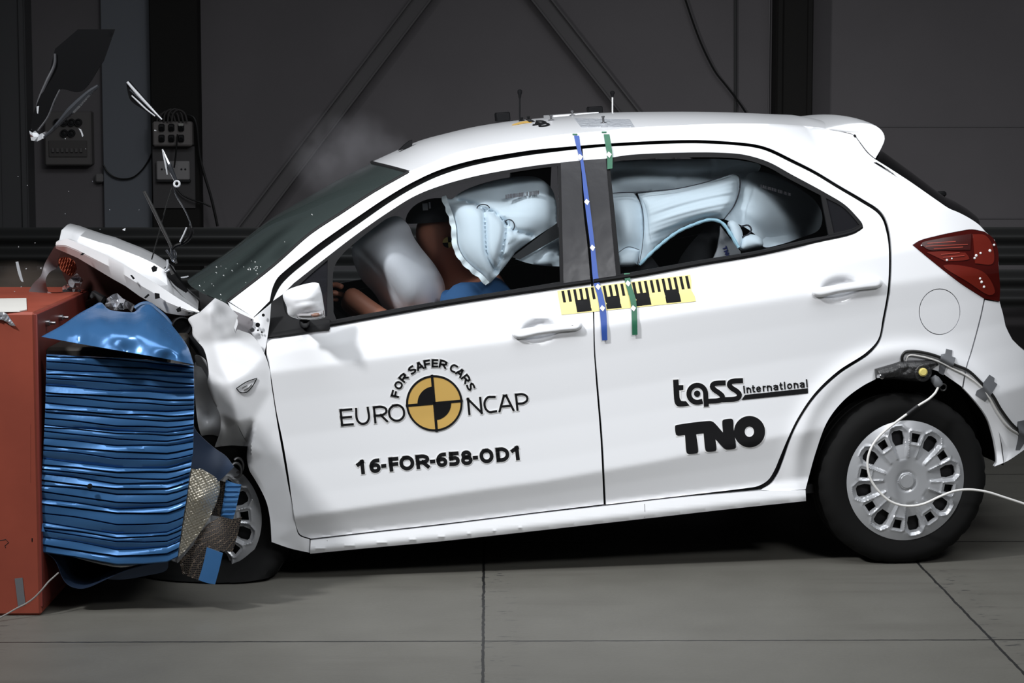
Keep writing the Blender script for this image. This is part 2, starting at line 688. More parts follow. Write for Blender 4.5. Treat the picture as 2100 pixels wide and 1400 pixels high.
def grip_dent(cx, cy):
    def f(P, q):
        r2 = ((P[:, 0] - cx) / 45) ** 2 + ((P[:, 1] - cy + .11 * (P[:, 0] - cx)) / 28) ** 2
        q = q.copy()
        k = np.clip((1 - np.sqrt(r2)) * 1.9, 0, 1)
        q[:, 1] += .021 * k * k * (3 - 2 * k)
        return q
    return f


front_door = panel('front_door', [DOOR_F_SKIN, DOOR_F_BAND], WHITE, car, detail=grip_dent(1106, 678), step=6)
DOOR_R = [(1195, 305.3, c), (1240, 301), (1290, 298.5), (1362, 295), (1433, 294), (1505, 297.5), (1547, 302.5), (1574, 310), (1622, 333), (1669, 356.5), (1717, 385.5), (1765, 414), (1798, 435.5), (1809.5, 450),
          (1817, 473), (1822, 501), (1823, 549), (1820, 596), (1810, 653), (1801, 695), (1777, 722), (1718, 761), (1670, 807), (1636, 857), (1615, 900), (1599, 938), (1588, 964), (1575, 984), (1555, 996), (1530, 1000.5),
          (1400, 1016), (1243, 1034, c), (1236, 900), (1226, 780), (1221, 720), (1219, 647), (1217, 582, c), (1309, 568), (1433, 545), (1552, 525), (1671, 498), (1752, 478), (1770, 467, c), (1768, 458), (1757, 444), (1733, 420), (1690.5, 394),
          (1624, 358), (1576, 332), (1528.6, 317.6), (1481, 313), (1386, 313), (1290, 317.6), (1243, 325), (1196, 329, c)]
rear_door = panel('rear_door', [DOOR_R], WHITE, car, detail=grip_dent(1722, 592), step=6)


def ell(cx, cy, rx, ry, n=40, a0=0.0):
    return [(cx + rx * cos(a0 + 2 * pi * i / n), cy + ry * sin(a0 + 2 * pi * i / n)) for i in range(n)]


ARCH = [(1973, 793, c), (1950, 777), (1930, 764), (1890, 752), (1850, 754), (1820, 764), (1794, 778), (1770, 790.6), (1731, 820), (1697, 863.5), (1673, 926.7), (1658, 980), (1652, 1003, c)]
QUARTER = [(469, 618, c), (560, 545), (635, 479), (697, 438), (766, 393), (836, 353, c), (886, 333), (937, 312.6), (1006, 297), (1074, 287), (1143, 276.6), (1240, 268), (1290, 262), (1386, 257), (1505, 253), (1624, 256), (1690, 263), (1752, 277, c),
           (1768, 300), (1780, 315), (1797, 328, c), (1826, 346), (1869, 374), (1922, 411), (1946, 427), (1967, 436), (1991, 449), (2008, 461), (2021, 475, c), (1993, 470), (1965, 474), (1920, 483.5), (1886, 493), (1871, 502, c), (1909.5, 534), (1971, 582), (2018, 612, c),
           (2010, 649), (1991, 720), (1981, 752)] + ARCH + [
           (1600, 1006), (1562, 1005, c), (1581, 993), (1596, 972), (1607, 945), (1622, 902), (1643, 859), (1676, 812), (1724, 767), (1783, 728), (1800, 709), (1807, 696), (1816, 653), (1826, 596), (1829, 549), (1828, 501), (1824, 471), (1816, 447), (1803, 430), (1769, 408), (1721, 380), (1673, 351), (1626, 327),
           (1578, 304), (1549, 296), (1505, 291), (1433, 287), (1362, 288), (1290, 291.5), (1195, 298), (1100, 306.5), (1074, 310), (971, 328), (902, 348), (850, 371.5), (797, 402), (728, 448), (659, 496), (624, 523), (588, 552), (569, 570), (559, 590), (553, 617, c), (520, 650, c)]
FLAPC = (1927, 639)
side_panel = panel('side_panel', [QUARTER], WHITE, car, holes=[ell(*FLAPC, 42.5, 47.5)])
panel('fuel_flap', [ell(*FLAPC, 41, 46)], WHITE, side_panel, off=-.001)
SILL = [(637, 1108, c), (760, 1094), (900, 1078.5), (1100, 1054), (1237, 1038.5), (1400, 1020), (1562, 1006.5, c), (1652, 1005, c), (1653, 1027, c), (1500, 1043), (1323, 1063), (1100, 1088), (900, 1110), (760, 1123), (636, 1135, c)]
sill = panel('sill', [SILL], WHITE, car, thick=.06, off=.004)
for q in ([(1322, 1033), (1322.5, 1048), (1322, 1061)], [(671, 1107), (671, 1128)]):
    mb = MB()
    q = np.array(q, float)
    mb.tube(side(q[:, 0], q[:, 1], .0042), .0009, 6)
    mb.build('sill_joint', mat('grey joint line', (.16, .15, .16), .6), sill)
BUMPER = [(2020, 615, c), (2050, 620, c), (2057, 644), (2062, 668), (2076, 696), (2095, 715), (2118, 735), (2134, 780), (2136, 850), (2122, 905, c), (2100, 922), (2066, 945), (2040, 956, c), (2045, 948, c), (2043, 922), (2037, 893), (2023, 854), (1998, 820), (1976, 796, c), (1984, 752), (1994, 720), (2013, 649)]
rear_bumper = panel('rear_bumper', [BUMPER], WHITE, car, thick=.02)
TAIL = [(2021, 476, c), (2038, 490), (2047, 515), (2048, 549), (2051, 590), (2050, 618, c), (2019, 612, c), (1971, 581), (1909.5, 533), (1872, 502, c), (1886, 494), (1920, 484.5), (1965, 475), (1993, 471)]
tail_lamp = panel('tail_lamp', [TAIL], REDG, car, thick=.03, off=.003)

# far body side: the same pressings mirrored, seen through the windows only
FAR = [(400, 660, c), (469, 618), (560, 545), (635, 479), (697, 438), (766, 393), (836, 353, c)] + [q for q in QUARTER[6:18]] + [(1796, 328, c), (1826, 346), (1869, 374), (1922, 411), (1967, 436), (2021, 475), (2047, 515), (2050, 620), (2076, 696), (2130, 760), (2136, 850), (2122, 905, c), (2045, 948, c), (2037, 893), (1998, 820)] + ARCH + [(1653, 1027, c), (1323, 1063), (900, 1110), (636, 1135, c), (548, 1100, c), (520, 980), (420, 900, c)]
WIN_F = [(575, 612, c), (603, 580), (673, 525), (731, 480.6), (800, 432.6), (851, 401.7), (903, 381), (971, 362), (1040, 348.6), (1108, 338), (1150, 333.5, c), (1155, 588, c), (1020, 608), (903, 627), (790, 646), (678, 667), (560, 690, c)]
WIN_R = [(1243, 325, c), (1290, 317.6), (1386, 313), (1481, 313), (1528.6, 317.6), (1576, 332), (1624, 358), (1690.5, 394), (1733, 420), (1757, 444), (1769, 462, c), (1752, 474), (1671, 496), (1552, 523), (1433, 543), (1309, 566), (1264, 573, c)]
panel('far_body_side', [FAR], WHITE, car, holes=[WIN_F, WIN_R], step=22, bstep=16, mirror=True)

# black sheet close behind the panel gaps
LINER = [(480, 622, c), (560, 552), (640, 486), (697, 445), (770, 398), (840, 357, c), (886, 340), (937, 320), (1006, 304), (1074, 293), (1143, 284), (1240, 276), (1386, 266), (1505, 264), (1624, 268), (1690, 278), (1740, 300), (1826, 356), (1922, 420), (1990, 465, c), (1985, 560), (2005, 640), (1960, 760, c), (1930, 752), (1850, 745), (1731, 808), (1690, 850), (1655, 920), (1640, 1000, c), (1323, 1050), (900, 1098), (640, 1122, c), (575, 1090), (560, 960), (530, 800), (525, 670, c)]
panel('inner_frame', [LINER], GAP, car, holes=[WIN_F, WIN_R], off=-.036, thick=.02, step=20, bstep=10)
panel('far_inner_frame', [LINER], DARK, car, holes=[WIN_F, WIN_R], off=-.016, thick=.02, step=26, bstep=14, mirror=True)

# ------------------------------------------------------------------ window surrounds, pillar films and glass
def ring(outer, d):
    """inner line at d pixels inside a traced outline"""
    o = spline(outer, True, 6)
    t = np.roll(o, -1, 0) - np.roll(o, 1, 0)
    t /= np.linalg.norm(t, axis=1)[:, None] + 1e-9
    nrm = np.stack([-t[:, 1], t[:, 0]], 1)
    if not inside(*(o[10] + nrm[10] * 3)[:, None], o)[0]:
        nrm = -nrm
    return [tuple(p) for p in o + nrm * d]


FRAME_F = [(548, 693, c), (556.5, 619, c), (578, 605, c), (603, 580, c), (673, 525), (731, 480.6), (800, 432.6), (851, 401.7), (903, 381), (971, 362), (1040, 348.6), (1108, 338), (1150, 333.5, c), (1156, 590, c), (1143, 592.5), (1020, 610.5), (903, 629), (790, 648.5), (678, 669.5), (600, 684)]
HOLE_F = [(684, 640, c), (685, 550), (700, 524), (735, 492), (803, 441), (854, 409), (905, 388), (973, 368.5), (1042, 355), (1110, 344.5), (1144, 341, c), (1149, 578, c), (1020, 599), (903, 617.5), (790, 637), (690, 655, c)]
HOLE_Q = [(600, 660, c), (603, 594, c), (640, 560), (672, 533, c), (671, 648, c)]
panel('window_surround', [FRAME_F], BLACKT, front_door, holes=[HOLE_F, HOLE_Q], off=.001, thick=.012, step=8)
panel('pillar_film', [[(1150, 333, c), (1190.5, 329, c), (1197, 438), (1205, 506), (1211, 577, c), (1211, 581, c), (1156, 590, c), (1153, 460)]], GLOSSB, front_door, off=.001, thick=.012, step=9)
belt = MB()
for pts in ([(556, 687), (678, 664.5), (903, 623.5), (1020, 605), (1143, 587), (1211, 577.5)],):
    pp = spline(pts, False, 10)
    belt.tube(side(pp[:, 0], pp[:, 1], .004), .008, 8)
belt.build('belt_strip', BLACKT, front_door)
FRAME_R = [(1242, 325, c), (1290, 317.6), (1386, 313), (1481, 313), (1528.6, 317.6), (1576, 332), (1624, 358), (1690.5, 394), (1733, 420), (1757, 444), (1768, 458), (1770, 467, c), (1752, 478.5), (1671, 498.5), (1552, 525.5), (1433, 545.5), (1309, 568.5), (1264, 575, c)]
HOLE_R = [(1250, 333, c), (1292, 327), (1387, 323), (1481, 323), (1526, 327), (1572, 341), (1619, 367), (1684, 401, c), (1700, 484, c), (1671, 488), (1552, 514.5), (1433, 534), (1309, 556), (1273, 562, c), (1262, 450)]
HOLE_RQ = [(1694, 406, c), (1729, 425), (1751, 447), (1762, 461, c), (1750, 468), (1710, 478, c)]
panel('window_surround', [FRAME_R], BLACKT, rear_door, holes=[HOLE_R, HOLE_RQ], off=.001, thick=.012, step=8)
panel('pillar_film', [[(1194.5, 328.5, c), (1242, 325, c), (1254, 450), (1264, 574, c), (1216.5, 581, c), (1210, 506), (1202, 438)]], GLOSSB, rear_door, off=.001, thick=.012, step=9)
belt = MB()
pp = spline([(1217, 577), (1309, 563), (1433, 540), (1552, 519.5), (1671, 493), (1752, 474), (1767, 464)], False, 10)
belt.tube(side(pp[:, 0], pp[:, 1], .004), .008, 8)
belt.build('belt_strip', BLACKT, rear_door)
GLASS = glass_mat('clear door glass', (0.95, 0.97, 0.98), 0.5, 0.99)
GLASSQ = glass_mat('grey quarter glass', (0.35, 0.36, 0.40), 0.6, 0.88, (0.10, 0.10, 0.115))
panel('door_glass', [ring(HOLE_F, -3)], GLASS, front_door, off=-.004, thick=.003, step=16, bstep=9)
panel('quarter_glass', [ring(HOLE_Q, -2)], GLASSQ, front_door, off=-.004, thick=.003, step=14, bstep=9)
panel('door_glass', [ring(HOLE_R, -3)], GLASS, rear_door, off=-.004, thick=.003, step=16, bstep=9)
panel('quarter_glass', [ring(HOLE_RQ, -2)], GLASSQ, rear_door, off=-.004, thick=.003, step=14, bstep=9)

# ------------------------------------------------------------------ roof, windscreen, tail
SIL = spline([(700, 372), (778, 325), (812, 308), (848, 291), (903, 278), (971, 259), (1067, 246.5), (1129, 240.5), (1240, 231), (1386, 229), (1500, 230.5), (1600, 235.5), (1695, 243), (1752, 241), (1800, 256)], False, 6)
DITCH = spline([(836, 353), (886, 333), (937, 312.6), (1006, 297), (1074, 287), (1143, 276.6), (1240, 268), (1290, 262), (1386, 257), (1505, 253), (1624, 256), (1690, 263), (1752, 277)], False, 26)
dp = side(DITCH[:, 0], DITCH[:, 1])
SN = 33
sv = np.sin(np.linspace(-pi / 2, pi / 2, SN))


def section(p, bx, bz, ex):
    s = np.abs(sv)
    k = 1 - s ** ex
    return np.stack([p[0] + bx * (1 - s * s), p[1] * -sv * -1 * -1 if False else p[1] * -sv, p[2] + bz * k], 1)


roof_rows = []
crowns = []
for i, p in enumerate(dp):
    fr = i / (len(dp) - 1)
    bx = -.075 * (1 - fr) ** 2 + 0.0 * fr
    lo, hi = 0.0, .3
    for _ in range(30):
        mid = (lo + hi) / 2
        q = car_px(section(p, bx, mid, 2.3))
        if np.min(q[:, 1] - np.interp(q[:, 0], SIL[:, 0], SIL[:, 1])) < 0:
            hi = mid
        else:
            lo = mid
    crowns.append(lo)
crowns = np.array(crowns)
ker = np.ones(5) / 5
crowns = np.convolve(np.pad(crowns, 2, mode='edge'), ker, 'valid')
for i, p in enumerate(dp):
    fr = i / (len(dp) - 1)
    roof_rows.append(section(p, -.075 * (1 - fr) ** 2, crowns[i], 2.3))
print('roof crown', crowns.round(3))


def loft(rows, thick_vec, flip=False):
    R, N = len(rows), len(rows[0])
    top = np.vstack(rows)
    tv = np.asarray(thick_vec, float)
    bot = top + tv
    V = np.vstack([top, bot])
    n = len(top)
    F = []
    for i in range(R - 1):
        for j in range(N - 1):
            a, b, cc, d = i * N + j, i * N + j + 1, (i + 1) * N + j + 1, (i + 1) * N + j
            F.append((a, b, cc, d))
            F.append((d + n, cc + n, b + n, a + n))
    for j in range(N - 1):
        F.append((j + 1, j, j + n, j + 1 + n))
        k = (R - 1) * N
        F.append((k + j, k + j + 1, k + j + 1 + n, k + j + n))
    for i in range(R - 1):
        F.append((i * N, (i + 1) * N, (i + 1) * N + n, i * N + n))
        F.append(((i + 1) * N + N - 1, i * N + N - 1, i * N + N - 1 + n, (i + 1) * N + N - 1 + n))
    if flip:
        F = [f[::-1] for f in F]
    return V, F


V, F = loft(roof_rows, (0, 0, -.012), True)
roof = mesh_obj('roof', V, F, WHITE, car)

# windscreen between the two front pillars
ap = spline([(838, 354), (766, 395), (697, 440), (635, 481), (560, 547), (465, 621)], False, 22)
wp = side(ap[:, 0], ap[:, 1], -.006)
rows = []
for i, p in enumerate(wp):
    t = i / (len(wp) - 1)
    rows.append(section(p, -.075 - .06 * t, crowns[0] * (1 - t) + .035 * t, 2.3 - .2 * t))
V, F = loft(rows, (.003, 0, -.004))
SCREEN = glass_mat('dark windscreen glass', (0.10, 0.115, 0.12), 0.75, 0.76, (0.15, 0.195, 0.19), 0.02)
windscreen = mesh_obj('windscreen', V, F, SCREEN, car)
mb = MB()
mb.tube(wp + np.array([0, -.002, .002]), .006, 8)
mb.tube(rows[0] + np.array([0, 0, .002]), .006, 8)
mb.build('seal', GAP, windscreen)
# tail: hatch glass below the spoiler, hatch skin and bumper across the back


def tail_loft(name, pts, m, bow, ex, parent, thick=(-.02, 0, 0), step=20, raise_=0.0):
    q = spline(pts, False, step)
    p = side(q[:, 0], q[:, 1], -.002)
    s = np.abs(sv)
    rws = []
    for i, a in enumerate(p):
        b = bow[0] + (bow[1] - bow[0]) * i / (len(p) - 1)
        rws.append(np.stack([a[0] + b * (1 - s ** ex), a[1] * -sv, a[2] + raise_ * (1 - s ** ex)], 1))
    V, F = loft(rws, thick, True)
    return mesh_obj(name, V, F, m, parent)


HATCHG = glass_mat('black hatch glass', (0.03, 0.03, 0.035), 0.9, 0.7, (0.01, 0.01, 0.012))
hatch = tail_loft('tailgate', [(2009, 462), (2021, 475), (2040, 492), (2047, 515), (2048, 549), (2050, 600), (2050, 619), (2057, 644), (2062, 668), (2076, 696)], WHITE, (.075, .075), 2.0, car)
tail_loft('hatch_glass', [(1803, 332), (1826, 346), (1869, 374), (1922, 411), (1946, 427), (1967, 436), (1991, 449), (2009, 462)], HATCHG, (.14, .12), 2.5, hatch, raise_=.03)
tail_loft('bumper_cover', [(2076, 696), (2095, 715), (2118, 735), (2134, 780), (2136, 850), (2122, 905)], WHITE, (.09, .09), 2.2, rear_bumper)
# ------------------------------------------------------------------ wheels
def wheel_meshes():
    """tyre and hubcap around the origin, axle along y, the outer face at y = 0"""
    n = 120
    prof = [(.03, .15), (.02, .185), (.004, .199), (-.002, .207), (-.005, .222), (-.011, .245), (-.009, .265), (.002, .282), (.016, .292), (.030, .2965), (.062, .2975), (.066, .290), (.072, .290), (.076, .2975), (.112, .2975), (.116, .290), (.122, .290), (.126, .2975),
            (.155, .2965), (.172, .290), (.182, .27), (.185, .24), (.175, .20), (.16, .18)]
    V, F = [], []
    for i, (h, r) in enumerate(prof):
        for j in range(n):
            t = 2 * pi * j / n
            rr = r
            if .282 < r and j % 4 == 0 and (h < .05 or h > .14):
                rr -= .004
            V.append((rr * cos(t), h, rr * sin(t)))
    for i in range(len(prof) - 1):
        for j in range(n):
            F.append((i * n + j, i * n + (j + 1) % n, (i + 1) * n + (j + 1) % n, (i + 1) * n + j))
    tyre = (np.array(V), F)
    R = 207.0
    pockets, holes = [], []
    for k in range(8):
        a = radians(-7 + 45 * k)

        def T(pts, a=a):
            return [(r * R * sin(a) + w * R * cos(a), -(r * R * cos(a)) + w * R * sin(a)) for r, w in pts]
        pockets.append(T([(.34, -.085), (.34, .085), (.66, .155), (.80, .175), (.915, .10), (.93, 0), (.915, -.10), (.80, -.175), (.66, -.155)]))
        holes.append(T([(.60, -.07), (.60, .07), (.70, .105), (.82, .095), (.85, .05), (.85, -.05), (.82, -.095), (.70, -.105)]))
        a2 = radians(-7 + 45 * k + 22.5)
        holes.append([(r * R * sin(a2) + w * R * cos(a2), -(r * R * cos(a2)) + w * R * sin(a2)) for r, w in [(.655, -.062), (.655, .062), (.80, .075), (.80, -.075)]])
    outer = ell(0, 0, R, R, 110)
    hs = [spline([(x, y, 1) for x, y in h], True, 5) for h in holes]
    P, T_, B = fill2d(outer, hs, 3.8)
    r = np.hypot(P[:, 0], P[:, 1]) / R
    h = .013 * (1 - r ** 2) + .006 * np.clip((r - .1) / .3, 0, 1) * np.clip((1 - r) / .12, 0, 1)
    for pk in pockets:
        ins = inside(P[:, 0], P[:, 1], pk)
        d = dist_to(P[:, 0], P[:, 1], pk)
        h -= np.where(ins, .010 * np.clip(d / 9., 0, 1) * np.clip((r - .30) / .3, .15, 1), 0)
        h += .0025 * np.exp(-(d / 4.5) ** 2) * (r > .4)
    for hh in hs[1::2]:
        d = dist_to(P[:, 0], P[:, 1], hh)
        h += .003 * np.exp(-((d - 9) / 4.) ** 2)
    h -= .0035 * np.exp(-((r - .155) / .02) ** 2)                    # groove round the centre cap
    h += .002 * (r < .14)
    f = np.stack([P[:, 0] / 1000, -h - .004, -P[:, 1] / 1000], 1)
    V, F = shell(f, T_, B, f + np.array([0, .011, 0]))
    return tyre, (V, F)


TYRE, HUB = wheel_meshes()


def wheel(M, floor_clamp=None, label=None):
    o = mesh_obj('wheel', TYRE[0], TYRE[1], RUBBER, car, 30)
    if label:
        o['label'] = label
    h = mesh_obj('hubcap', HUB[0], HUB[1], SILVER, o, 24)
    mb = MB()
    mb.lathe([(.018, .197), (.03, .195), (.032, .09), (.02, .085), (.02, 0)], (0, 0, 0), (0, 1, 0), 40)
    mb.build('steel_rim', mat('dark steel rim', (0.02, 0.02, 0.022), .5, .5), o)
    mb = MB()
    mb.lathe([(-.0215, .0001), (-.0215, .0225), (-.0205, .0235), (-.014, .0235)], (0, 0, 0), (0, 1, 0), 32)
    mb.build('centre_cap', SILVER, h, 20)
    o.matrix_local = M
    return o


wheel(Matrix.Translation((0, -.826, .29)), label='rear wheel with silver hubcap')
# the front wheel, knocked askew and flattened against the floor
fw_world = at(416., 1062., 7.25)
fw_car = world_to_car(fw_world)
M_fw = Matrix.Translation(Vector(fw_car)) @ Matrix.Rotation(radians(-19), 4, 'Z') @ Matrix.Rotation(radians(-5), 4, 'X') @ Matrix.Rotation(radians(28), 4, 'Y')
TY0 = TYRE[0].copy()
R4 = np.array(M_fw, float)
wv = car_to_world(TY0 @ R4[:3, :3].T + R4[:3, 3])
low = wv[:, 2] < .012
squash = np.clip((.10 - wv[:, 2]) / .1, 0, 1.6)
wv[:, 1] -= .07 * squash * np.sign(np.where(np.abs(TY0[:, 1]) < .09, 1, -.6))
wv[:, 2] = np.where(low, .004 + .008 * np.exp(np.minimum(0, (wv[:, 2] - .012)) * 20), wv[:, 2])
back = world_to_car(wv)
TYRE = ((back - R4[:3, 3]) @ R4[:3, :3], TYRE[1])
wheel(M_fw, label='front wheel turned askew and flattened')

# black wheel housings and the underside
mb = MB()
n = 40
V, F = [], []
for i, y in enumerate((-.800, -.55)):
    for j in range(n + 1):
        t = pi * (-.02 + 1.08 * j / n)
        V.append((.360 * cos(t) + .002, y, .325 + .372 * sin(t)))
F = [(j, j + 1, n + 2 + j, n + 1 + j) for j in range(n)]
n0 = len(V)
V += [(x * 1.0, -.55, z) for x, z in [(-.37, .25), (.37, .25), (.37, .60), (.2, .70), (-.2, .70), (-.37, .60)]]
F += [tuple(range(n0, n0 + 6))]
V = np.array(V)
mb.add(V, F)
mb.add(V + np.array([0, .004, .004]), F)
mb.build('wheel_housing', GAP, car)
mb = MB()
mb.box((-1.05, 0.03, .275), (2.05, 1.52, .03))
mb.box((.25, .14, .36), (.85, 1.2, .03))
mb.box((-1.3, -.2, .22), (1.9, .10, .10))
mb.box((.0, .05, .29), (.07, 1.4, .07))
mb.build('underbody', GAP, car)

# far wheels
for x, y, z in ((0, .83, .29), (-2.42, .80, .30)):
    o = mesh_obj('wheel', TYRE[0] if False else wheel_meshes()[0][0] * np.array([1, -1, 1]), [f[::-1] for f in TYRE[1]], RUBBER, car, 30)
    o.location = (x, y, z)

# ------------------------------------------------------------------ cabin
mb = MB()


def seat_shape(mb, x, y, z, w=.46, tilt=.22, h=.62):
    ca, sa = cos(tilt), sin(tilt)
    R = [[ca, 0, sa], [0, 1, 0], [-sa, 0, ca]]
    mb.box((x + .02, y, z), (.52, w, .15), None, 0, .05)
    mb.box((x + .29 + sa * h * .5, y, z + .05 + h * .5), (.13, w, h), R, 0, .05)
    mb.box((x + .31 + sa * (h + .17), y, z + .12 + h + .05), (.10, w * .55, .18), R, 0, .04)


for y in (-.37, .37):
    mb = MB()
    seat_shape(mb, -1.22, y, .46)
    mb.build('front_seat', CLOTH, car)
mb = MB()
mb.box((-.28, 0, .50), (.50, 1.2, .16), None, 0, .05)
R = [[cos(.3), 0, sin(.3)], [0, 1, 0], [-sin(.3), 0, cos(.3)]]
mb.box((.08, 0, .76), (.14, 1.2, .55), R, 0, .05)
for y in (-.36, .36):
    mb.box((.19, y, 1.08), (.09, .26, .15), R, 0, .04)
mb.build('rear_seat', CLOTH, car)
mb = MB()
mb.box((-1.98, 0, .80), (.42, 1.34, .30), None, 0, .08)
mb.box((-2.05, -.37, .98), (.22, .42, .10), None, 0, .04)
mb.box((-1.55, 0, .52), (.7, .24, .30), None, 0, .05)
mb.build('dashboard', DARK, car)
mb = MB()
t = np.linspace(0, 2 * pi, 40)
sw = np.stack([-1.60 - .10 * np.sin(t) * .45, -.37 + .185 * np.cos(t), .93 + .185 * np.sin(t) * .92], 1)
mb.tube(sw, .016, 8, cap=False)
mb.box((-1.62, -.37, .93), (.06, .16, .13), None, 0, .03)
mb.build('steering_wheel', DARK, car)
V, F = loft([r * np.array([1, .93, 1]) + np.array([0, 0, -.05]) for r in roof_rows], (0, 0, -.01), True)
mesh_obj('headlining', V, F, DARK, car)
# door linings below the windows, near and far
for mir, par in ((False, front_door), (True, None)):
    panel('door_lining', [[(560, 700, c), (903, 640), (1143, 604), (1245, 586, c), (1242, 1000, c), (900, 1040), (650, 1070), (600, 900, c)]], DARK, par or car, off=-.10, thick=.03, step=40, bstep=30, mirror=mir)
for mir, par in ((False, rear_door), (True, None)):
    panel('door_lining', [[(1250, 585, c), (1433, 558), (1600, 528), (1760, 490, c), (1760, 700), (1600, 850), (1540, 960, c), (1250, 1000, c)]], DARK, par or car, off=-.10, thick=.03, step=40, bstep=30, mirror=mir)


def fold_noise(x):
    return np.sin(x) + .5 * np.sin(2.3 * x + 1.3) + .35 * np.sin(4.7 * x + .4)


def pillow(name, outline, m, parent, off=.09, H=.05, D=45., Hin=.04, seams=(), step=6.0, surf=None, extra=None, bstep=6.0):
    """an inflated cushion; seams: (line, depth, width)"""
    o = spline(outline, True, bstep)
    P, T, B = fill2d(o, [], step)
    d = dist_to(P[:, 0], P[:, 1], o)
    k = np.sqrt(np.clip(1 - (1 - np.clip(d / D, 0, 1)) ** 2, 0, 1))
    if D > 18:                                  # round off the ridges of the distance field
        E = np.vstack([T[:, [0, 1]], T[:, [1, 2]], T[:, [2, 0]]])
        rim = np.zeros(len(P), bool)
        rim[[e for b_ in B for e in b_]] = True
        deg = np.bincount(E.ravel(), minlength=len(P)).clip(1)
        for _ in range(50):
            k2 = (np.bincount(E[:, 0], k[E[:, 1]], len(P)) + np.bincount(E[:, 1], k[E[:, 0]], len(P))) / deg
            k = np.where(rim, 0, k2 * .8 + k * .2)
        k = k / max(k.max(), 1e-6)
    h = H * k
    for ln, dep, wd in seams:
        L = spline(ln, False, 6)
        q = dist_to(P[:, 0], P[:, 1], L, False)
        h = h - dep * np.exp(-np.abs(q / wd) ** 1.3) * np.clip(d / 10, 0, 1)
    if extra is not None:
        h = h + extra(P) * np.clip(d / 14, 0, 1)
    f0 = surf(P[:, 0], P[:, 1], 0) if surf else side(P[:, 0], P[:, 1], -(off(P) if callable(off) else off))
    dirn = -car_ray(P[:, 0], P[:, 1])
    dirn /= np.abs(dirn[:, 1:2])
    f = f0 + dirn * h[:, None]
    b = f0 + np.array([0, 1, 0]) * (Hin * k[:, None] + .002)
    V, F = shell(f, T, B, b)
    return mesh_obj(name, V, F, m, parent, 60)


FA = [(912, 405, c), (927, 408), (938, 399), (962, 386), (1016, 369), (1076, 361), (1103, 364), (1124, 378), (1134, 392), (1142, 423), (1142, 458, c), (1099, 486), (1057, 517, c), (1040, 540), (1024, 560), (1008, 577), (1001, 583, c),
      (985, 566), (968, 553), (950, 535), (941, 522), (933, 502), (930, 465), (923, 438), (916, 420)]


def fa_extra(P):
    u, v = P[:, 0], P[:, 1]
    low = inside(u, v, [(900, 405), (927, 408), (976, 421), (991, 431), (1008, 434), (1035, 455), (1053, 475), (1090, 483), (1060, 520), (1000, 590), (900, 560)])
    e = np.where(low, .022, 0)
    cr = ((u - 1060) * .62 + (v - 500) * .78)
    e = e + .0035 * fold_noise(cr / 5.) * np.exp(-((u - 1060) / 24) ** 2 - ((v - 500) / 20) ** 2)
    e = e - .03 * np.exp(-((u - 1035) / 34) ** 2 - ((v - 410) / 26) ** 2) * (v < 440)
    return e


curtain = pillow('curtain_airbag', FA, AIRBAG, car, off=.135, H=.055, D=30, seams=[
    ([(925, 409), (950, 413), (976, 421), (991, 432), (1008, 434), (1035, 455), (1053, 475), (1090, 483)], .032, 5),
    ([(993, 434), (995, 470), (997, 510), (1000, 525), (1016, 558)], .034, 4.5),
    ([(1036, 457), (1037, 475), (1028, 520), (1018, 558)], .034, 4.5),
    ([(1025, 530), (1042, 530), (1056, 518)], .016, 4)], extra=fa_extra, step=5)
# scalloped edge of the curtain, seam rings and printed code
pts = spline([(910, 402), (916, 420), (923, 438), (930, 465), (933, 502), (941, 522), (950, 535), (968, 553), (985, 566), (1000, 582)], False, 4)
nn = np.gradient(pts, axis=0)
nn /= np.linalg.norm(nn, axis=1)[:, None]
nn = np.stack([-nn[:, 1], nn[:, 0]], 1)
wv_ = 4.0 + 2.2 * np.abs(np.sin(np.arange(len(pts)) * .55))
lo, hi = pts - nn * -wv_[:, None] * 1.0, pts - nn * 5
a3, b3 = side(lo[:, 0], lo[:, 1], -.105), side(hi[:, 0], hi[:, 1], -.105)
k = len(pts)
a3[:, 1] += .010 * np.sin(np.arange(k) * .9)
V = np.vstack([a3, b3, a3 + [0, .006, 0], b3 + [0, .006, 0]])
F = []
for i in range(k - 1):
    F += [(i, i + 1, k + i + 1, k + i), (2 * k + i, 3 * k + i, 3 * k + i + 1, 2 * k + i + 1), (i, 2 * k + i, 2 * k + i + 1, i + 1), (k + i, k + i + 1, 3 * k + i + 1, 3 * k + i)]
mesh_obj('seam_tape', V, F, mat('white seam tape', (.82, .88, .90), .6), curtain, 60)
for (x, y, rx, ry, a0, a1) in ((991, 428, 13, 9, 180, 350), (1044, 463, 11, 13, 220, 400)):
    mb = MB()
    aa = np.radians(np.linspace(a0, a1, 16))
    mb.tube(side(x + rx * np.cos(aa), y + ry * np.sin(aa), -.080), .0018, 6)
    mb.build('stitch_loop', mat('dark stitching', (.03, .03, .04), .8), curtain)


def print_code(name, x0, y0, x1, y1, hgt, off, parent, n=30, seed=3):
    rnd = random.Random(seed)
    m_ = MB()
    for i in range(n):
        if rnd.random() < .12:
            continue
        f0, f1 = i / n, (i + .55 + .3 * rnd.random()) / n
        q = [(x0 + (x1 - x0) * f, y0 + (y1 - y0) * f + g) for f in (f0, f1) for g in (-hgt / 2 * (0.75 + .25 * rnd.random()), hgt / 2)]
        p = side([a for a, _ in q], [b for _, b in q], -off)
        p2 = p + np.array([0, .001, 0])
        m_.add(np.vstack([p, p2]), [(0, 1, 3, 2), (4, 6, 7, 5), (0, 2, 6, 4), (1, 5, 7, 3), (0, 4, 5, 1), (2, 3, 7, 6)])
    return m_.build(name, mat('faded print', (.10, .09, .10), .7), parent, smooth=False)


STITCH = mat('dark stitching', (.03, .03, .04), .8)


